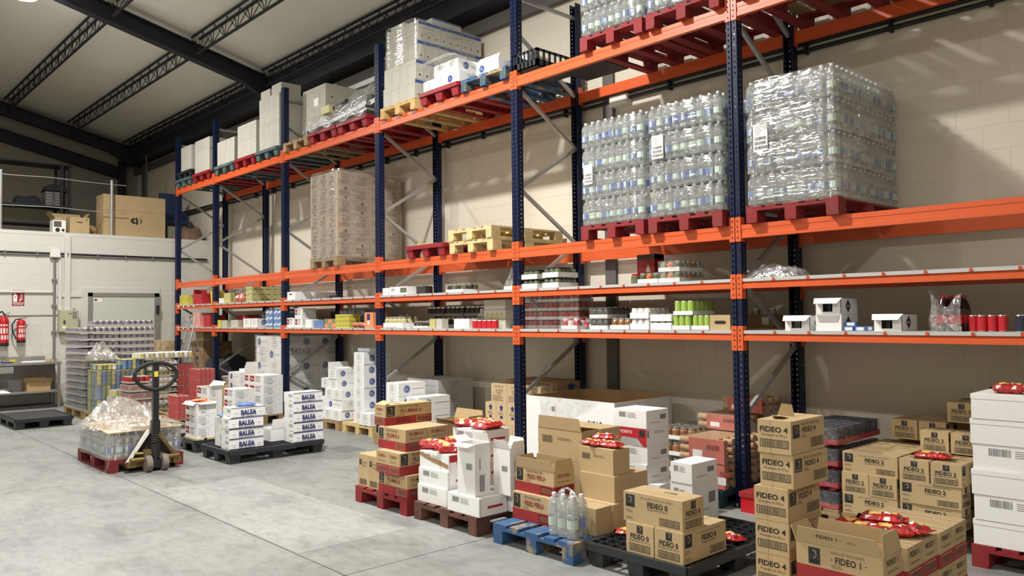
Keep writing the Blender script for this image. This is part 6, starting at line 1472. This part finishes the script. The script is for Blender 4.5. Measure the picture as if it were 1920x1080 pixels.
for i in range(4):
    t = solo('drink_can', can_mesh(.033, .115, 'can_red', 'tin', 16), 'red drink can on the lower shelf, %s from the left' % ['first', 'second', 'third', 'fourth'][i], 'can', (1.82+.062*i, .09+[.03, 0, .01, .02][i], SH1), group='red drink cans')
solo('drink_can', can_mesh(.033, .115, 'can_navy', 'tin', 16), 'dark blue drink can at the right edge of the lower shelf', 'can', (2.12, .09, SH1))
# fifth bay (between the two right uprights), upper shelf
t = TR('jars in a tall clear bag by the fifth upright', -3.05, -2.82, SH2, 3, J('jar_glass'), .1, 3); part('bag', crumple(.26, .26, .3, 'film_clear', 63), t)
for k in range(2): TR('white tray of dark jars, left pair, %s' % ['lower', 'upper'][k], -2.75, -2.5, SH2+.105*k, 4, J('jar_olive', 'ink'), .1, 3, .055)
for k in range(2): TR('white tray of dark jars, right pair, %s' % ['lower', 'upper'][k], -2.42, -2.18, SH2+.112*k, 4, J('jar_olive', 'steel_dark'), .105, 3, .055)
t = thing('oil_tin', 'large dark red oil tin on the upper shelf', 'tin', (-1.26, .45, SH2+.09)); part('can_body', MB().box(-.11, -.08, 0, .11, .08, .22, 'red_print').box(-.11, -.0805, .17, .11, .0805, .22, 'can_dark'), t); part('emblem', MB().prism([(.0, .04), (.06, .04), (.03, .12)], -.0815, -.081, 'pale_print', 'y'), t)
solo('box_under_tin', box_body(.26, .2, .09, 'can_dark', None), 'dark carton under the large red oil tin', 'box', (-1.26, .45, SH2))
solo('jar', jar_mesh(.045, .1, 'jar_olive', 'can_red'), 'green preserve jar alone beside the tray', 'jar', (-1.18, .1, SH2)); TR('white tray of mixed preserve jars, single', -1.11, -.87, SH2, 4, [jar_mesh(.039, .095, 'jar_olive', 'tin'), jar_mesh(.039, .095, 'jar_orange', 'tin')], .095, 3)
for k in range(2): TR('white tray of mixed preserve jars, stacked, %s' % ['lower', 'upper'][k], -.86, -.62, SH2+.1*k, 5, [jar_mesh(.039, .095, 'jar_glass', 'tin'), jar_mesh(.039, .095, 'jar_orange', 'tin'), jar_mesh(.039, .095, 'jar_olive', 'tin')], .095, 3, wrap='film_clear')
# fifth bay, lower shelf
TR('white tray of red and white jars', -2.15, -1.91, SH1, 3, [jar_mesh(.039, .11, 'can_red', 'white_plastic'), jar_mesh(.039, .11, 'can_white', 'can_red')], .11, 3, wrap='film_clear')
t = thing('jar_pack', 'film bag of dark jars with a red seal', 'jar pack', (-1.8, .1, SH1)); part('jar', jar_mesh(.045, .1, 'can_dark'), t); part('seal', MB().cyl((0, -.046, .05), (0, -.049, .05), .028, 'can_red', 14), t); part('film', crumple(.13, .13, .12, 'film_clear', 66), t)
for k in range(2): TR('white tray of dark jars in film, %s' % ['lower', 'upper'][k], -1.74, -1.5, SH1+.112*k, 4, J('can_dark', 'steel_dark'), .105, 3, .04, wrap='film_clear')
TR('white tray of orange brown jars', -1.47, -1.22, SH1, 4, J('jar_brown'), .11, 3, .045)
for k in range(2): TR('white tray of white jars, %s' % ['lower', 'upper'][k], -1.215, -.98, SH1+.105*k, 5 if k else 4, J('can_white', 'can_white'), .1, 3, .06)
for k in range(2): TR('low white tray of flat tins, %s' % ['lower', 'upper'][k], -.965, -.72, SH1+.08*k, 4, J('can_white', 'tin'), .07, 3, .065)
GR = lambda r, h: [can_mesh(round(r, 4), h, 'lime', 'tin', 12)]
TR('white tray of lime green cans, lower left', -.715, -.515, SH1, 4, GR, .13, 3, .04, item='can'); TR('white tray of lime green cans, lower right', -.5, -.31, SH1, 4, GR, .13, 3, .04, item='can'); TR('white tray of lime green cans, upper', -.7, -.48, SH1+.135, 5, GR, .13, 3, .04, item='can')
def _hh(w, d, h):
    mb = MB(); draw(mb, 'F', w, d, h, [('rect', .3, .4, .72, .62, 'ink'), ('disc', .3, .51, .11, 'ink'), ('disc', .72, .51, .11, 'ink')]); return mb
small_box('kraft carton with an oval hand hole at the end of the lower shelf', -.3, -.095, SH1, .135, 'kraft', .3, pr=mkp('handhole', _hh))
for k in range(4):
    for q in range(3): TR('deep stack of red can trays by the fifth upright, %s, %s' % (nth(3-k, 4), ['left', 'middle', 'right'][q]), -3.15+.33*q, -2.83+.33*q, SH1+.1*k, 3, Cn('can_red'), .085, 4, .035, y=.35, full=False, item='can', wrap='film_clear')
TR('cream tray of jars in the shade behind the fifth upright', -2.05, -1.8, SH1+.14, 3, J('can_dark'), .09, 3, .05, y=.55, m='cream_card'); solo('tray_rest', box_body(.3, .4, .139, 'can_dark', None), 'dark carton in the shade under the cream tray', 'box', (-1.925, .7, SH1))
# fourth bay, upper shelf
small_box('small white carton by the fourth upright on the upper shelf', -5.54, -5.4, SH2, .1)
def _grn(w, d, h):
    mb = MB(); draw(mb, 'F', w, d, h, [('rect', .1, .5, .3, .8, 'grey_card'), ('rect', .62, .25, .98, .85, 'jar_olive')]); return mb
small_box('white carton with a green label on the upper shelf', -5.37, -4.96, SH2, .11, pr=mkp('greenlab', _grn)); small_box('dark small carton beside the green label carton', -4.9, -4.7, SH2, .105, 'can_dark', .12, .15)
TR('white tray of dark and white jars in the fourth bay', -4.13, -3.78, SH2, 3, [jar_mesh(.043, .1, 'can_dark'), jar_mesh(.043, .1, 'jar_olive')], .1, 4, .035)
# fourth bay, lower shelf
t = TR('white tray of yellow jars under loose film', -5.53, -5.05, SH1, 3, J('yellow_pale'), .15, 5, .07); part('loose_film', crumple(.5, .3, .22, 'film_thick', 71), t)
t = TR('white tray of small dark jars under film', -4.84, -4.5, SH1, 3, J('can_dark'), .09, 4, .03); part('loose_film', crumple(.36, .3, .13, 'film_clear', 72), t)
for i in range(2): small_box('small yellow and white carton, %s' % ['left', 'right'][i], -4.47+.14*i, -4.35+.14*i, SH1, .12, 'yellow_pale' if i == 0 else 'cream_card', .1)
for k in range(2): small_box('low white carton in the fourth bay, %s' % ['lower', 'upper'][k], -3.97, -3.68, SH1+.06*k, .058)
for i in range(5): solo('tin_can', can_mesh(.042, .1, 'can_red', 'tin', 12), 'red and white tin in the row on the lower shelf, %s from the left' % ['first', 'second', 'third', 'fourth', 'fifth'][i], 'can', (-3.6+.088*i, .08, SH1), group='red and white tins')
for k in range(3):
    t = thing('clear_crate', 'cloudy plastic crate of yellow bottles, %s' % nth(2-k, 3), 'crate', (-3.37, .38, SH1+.115*k)); part('shell', cached(('ccrate',), lambda: open_body(.38, .4, .112, 'crate_clear')), t); part('lid', cached(('ccl',), lambda: MB().box(-.19, -.2, .108, .19, .2, .112, 'crate_clear')), t)
    for i in range(4): part('bottle_front', cached(('ybot',), lambda: MB().lathe([(.03, 0), (.034, .04), (.015, .07)], 'yellow_pale', 8)), t, (-.13+.085*i, -.185, .01)) if k == 1 else None
for k in range(2):
    for q in range(3): TR('dark wrapped jar tray at the back of the fourth bay, %s, %s' % (['lower', 'upper'][k], ['left', 'middle', 'right'][q]), -5.3+.42*q, -4.9+.42*q, SH1+.15*k, 2, J('can_dark'), .13, 4, .04, y=.6, m='grey_card')
for k in range(2): TR('white jar tray beside the cloudy crates, %s' % ['lower', 'upper'][k], -3.96, -3.6, SH1+.14*k, 2, J('can_white'), .1, 4, .04, y=.42)
# third bay
def _hh2(w, d, h):
    mb = MB(); draw(mb, 'F', w, d, h, [('rect', .3, .6, .6, .78, 'ink')]); return mb
small_box('grey white carton with a hand hole on the upper shelf by the third upright', -8.32, -8.05, SH2, .13, 'white_card', .75, pr=mkp('handhole2', _hh2)); solo('dark_strap', crumple(.5, .2, .05, 'black_rubber', 75), 'coil of dark strap on the upper shelf of the third bay', 'strap', (-7.2, .3, SH2))
small_box('white carton on the lower shelf, first after the third upright', -8.34, -8.09, SH1, .155, pr=REDL)
for k in range(2): small_box('white red-logo carton pair after the third upright, %s' % ['lower', 'upper'][k], -8.06, -7.82, SH1+.155*k, .153, pr=REDL)
small_box('narrow white carton in the third bay', -7.72, -7.52, SH1, .13); TR('blue tin stack in the third bay', -7.49, -7.2, SH1, 2, Cn('can_blue'), .055, 4, 0, item='can', cat='tins', name='tin_stack', tiers=2); TR('orange and green packs in the third bay', -7.17, -6.84, SH1, 2, [can_mesh(.054, .065, 'orange_pack'), can_mesh(.054, .065, 'can_green')], .065, 3, 0, item='can', cat='tins', name='tin_stack', tiers=2)
def tetra(lbl, x0, x1, z, nx, nz, m1, m2, h, d=.2, y=.05):
    w = (x1-x0)/nx; hh = h/nz; t = thing('carton_pack', lbl, 'pack', ((x0+x1)/2, y+d/2, z))
    for i in range(nx):
        for k in range(nz):
            me = cached(('tetra', round(w, 3), round(hh, 3), d, m1, m2), lambda: MB().box(-w/2+.002, -d/2, 0, w/2-.002, d/2, hh-.002, m1).prism([(-w/2+.01, hh*.2), (w/2-.01, hh*.5), (w/2-.01, hh*.75), (-w/2+.01, hh*.5)], -d/2-.001, -d/2, m2, 'y').box(w/2-.002, -d/2+.02, hh*.3, w/2-.001, d/2-.02, hh*.6, m2))
            part('packet', me, t, (-(x1-x0)/2+w*(i+.5), 0, k*hh))
tetra('yellow packets stacked in the third bay', -6.82, -6.44, SH1, 4, 3, 'yellow', 'can_green', .2)
for i in range(3): bag('orange snack bag in the third bay, %s' % ['left', 'middle', 'right'][i], (-6.3+.1*i, .12, SH1+.01), .2, .12, .06, 1.4, .0, 80+i, 'orange snack bags', 'snack_bag', 'carton_red')
def _orb(w, d, h):
    mb = MB(); draw(mb, 'F', w, d, h, [('rect', .3, .5, .65, .9, 'ink_blue'), ('rect', .35, .22, .6, .45, 'paper')]); return mb
small_box('orange carton by the fourth upright on the lower shelf', -6.0, -5.78, SH1, .22, 'orange_pack', .25, pr=mkp('orangebox', _orb)); solo('display_board', MB().box(-.5, -.01, 0, .5, .01, .25, 'steel_dark').box(-.5, -.02, .24, .5, .02, .25, 'steel_dark'), 'dark board standing behind the blue tins', 'board', (-7.3, .55, SH1))
for i in range(3): tetra('grey blue packs behind the blue tins, %s' % ['left', 'middle', 'right'][i], -7.15+.24*i, -6.93+.24*i, SH1, 2, 3, 'can_blue', 'yellow_pale', .26, .15, .32)
# second bay
TR('small tins by the second upright on the upper shelf', -11.08, -10.86, SH2, 2, Cn('can_white'), .045, 3, 0, item='can', cat='tins', name='tin_stack', tiers=2); TR('yellow tin tower on the upper shelf', -10.85, -10.58, SH2, 3, Cn('yellow_pale'), .036, 4, 0, item='can', cat='tins', name='tin_stack', tiers=5, full=False)
bag('red bag lying on the upper shelf of the second bay', (-10.2, .15, SH2), .35, .2, .15, .2, 0, 90, None, 'snack_bag', 'carton_red')
for i in range(5): tetra('yellow striped pack in the row on the upper shelf, %s' % ['front', 'second', 'third', 'fourth', 'rear'][i], -9.9, -9.65, SH2, 1, 3, 'yellow_pale', 'can_green', .27, .12, .05+.125*i)
small_box('yellow carton by the second upright on the lower shelf', -11.1, -10.95, SH1, .13, 'yellow', .2); small_box('white carton on the lower shelf of the second bay, left', -10.92, -10.68, SH1, .12, 'cream_card'); small_box('white carton on the lower shelf of the second bay, middle', -10.5, -10.2, SH1, .13, 'cream_card')
small_box('red carton behind the white cartons of the second bay', -11.0, -10.6, SH1, .22, 'red_card', .25, .38); small_box('dark red carton behind the white cartons of the second bay', -10.55, -10.05, SH1, .19, 'red_print', .25, .38); small_box('dark red tall carton beside the blue-circle pair', -10.15, -10.03, SH1, .2, 'red_print', .12, .1)
small_box('white blue-circle carton on the lower shelf, left of the pair', -9.98, -9.7, SH1, .155, pr=CIRC, d=.3); small_box('white blue-circle carton on the lower shelf, right of the pair', -9.66, -9.43, SH1, .155, pr=CIRC, d=.4)
for i in range(4): water_bottle('small white bottle behind the blue-circle pair, %s from the left' % NTH[i], (-9.9+.13*i, .4, SH1), .045, .28, 0, 'small white bottles')
for i in range(2):
    tetra('blue drink carton pack on the lower shelf, %s' % ['left', 'right'][i], -9.12+.3*i, -8.86+.3*i, SH1, 2, 3, 'can_blue', 'can_white', .31, .25)
small_box('dark carton on the lower shelf behind the second bay packs', -9.6, -9.2, SH1, .24, 'kraft_dark', .3, .6)
# first bay
tetra('yellow packets on the upper shelf of the first bay', -13.05, -12.62, SH2, 3, 2, 'yellow', 'yellow_pale', .2); small_box('red and white carton on the upper shelf of the first bay', -12.3, -11.85, SH2, .2, 'red_card', .3, openf=[('L', .2, .1), ('B', .3, .1)]); solo('yellow_tub', MB().lathe([(.11, 0), (.13, .22), (.135, .22), (.135, .25), (.001, .26)], 'yellow', 16), 'round yellow tub beside the second upright', 'tub', (-11.5, .2, SH2))
for i in range(3):
    water_bottle('small clear bottle on the lower shelf of the first bay, %s from the left' % NTH[i], (-12.75+.12*i, .1, SH1), .05, .16, 0, 'shelf bottles')
for k in range(2): small_box('pinkish film-wrapped pack in the first bay, %s' % ['lower', 'upper'][k], -12.33, -11.95, SH1+.14*k, .138, 'salmon', .3); 
small_box('red carton at the second upright on the lower shelf', -11.76, -11.45, SH1, .23, 'red_card', .3)
for lv, z in ((0, SH1), (1, SH2)):
    for i in range(3+lv):
        solo('shelf_tag', MB().prism([(-.05, 0), (.05, 0), (0, -.07)], -.004, -.002, 'paper', 'y').box(-.05, -.004, -.004, .05, -.001, .0, 'paper'), 'white pointed tag on the %s shelf edge of the first bay, %s from the left' % (['lower', 'upper'][lv], ['first', 'second', 'third', 'fourth'][i]), 'tag', (-12.95+.27*i, -.006, z-.004), group='white shelf tags')
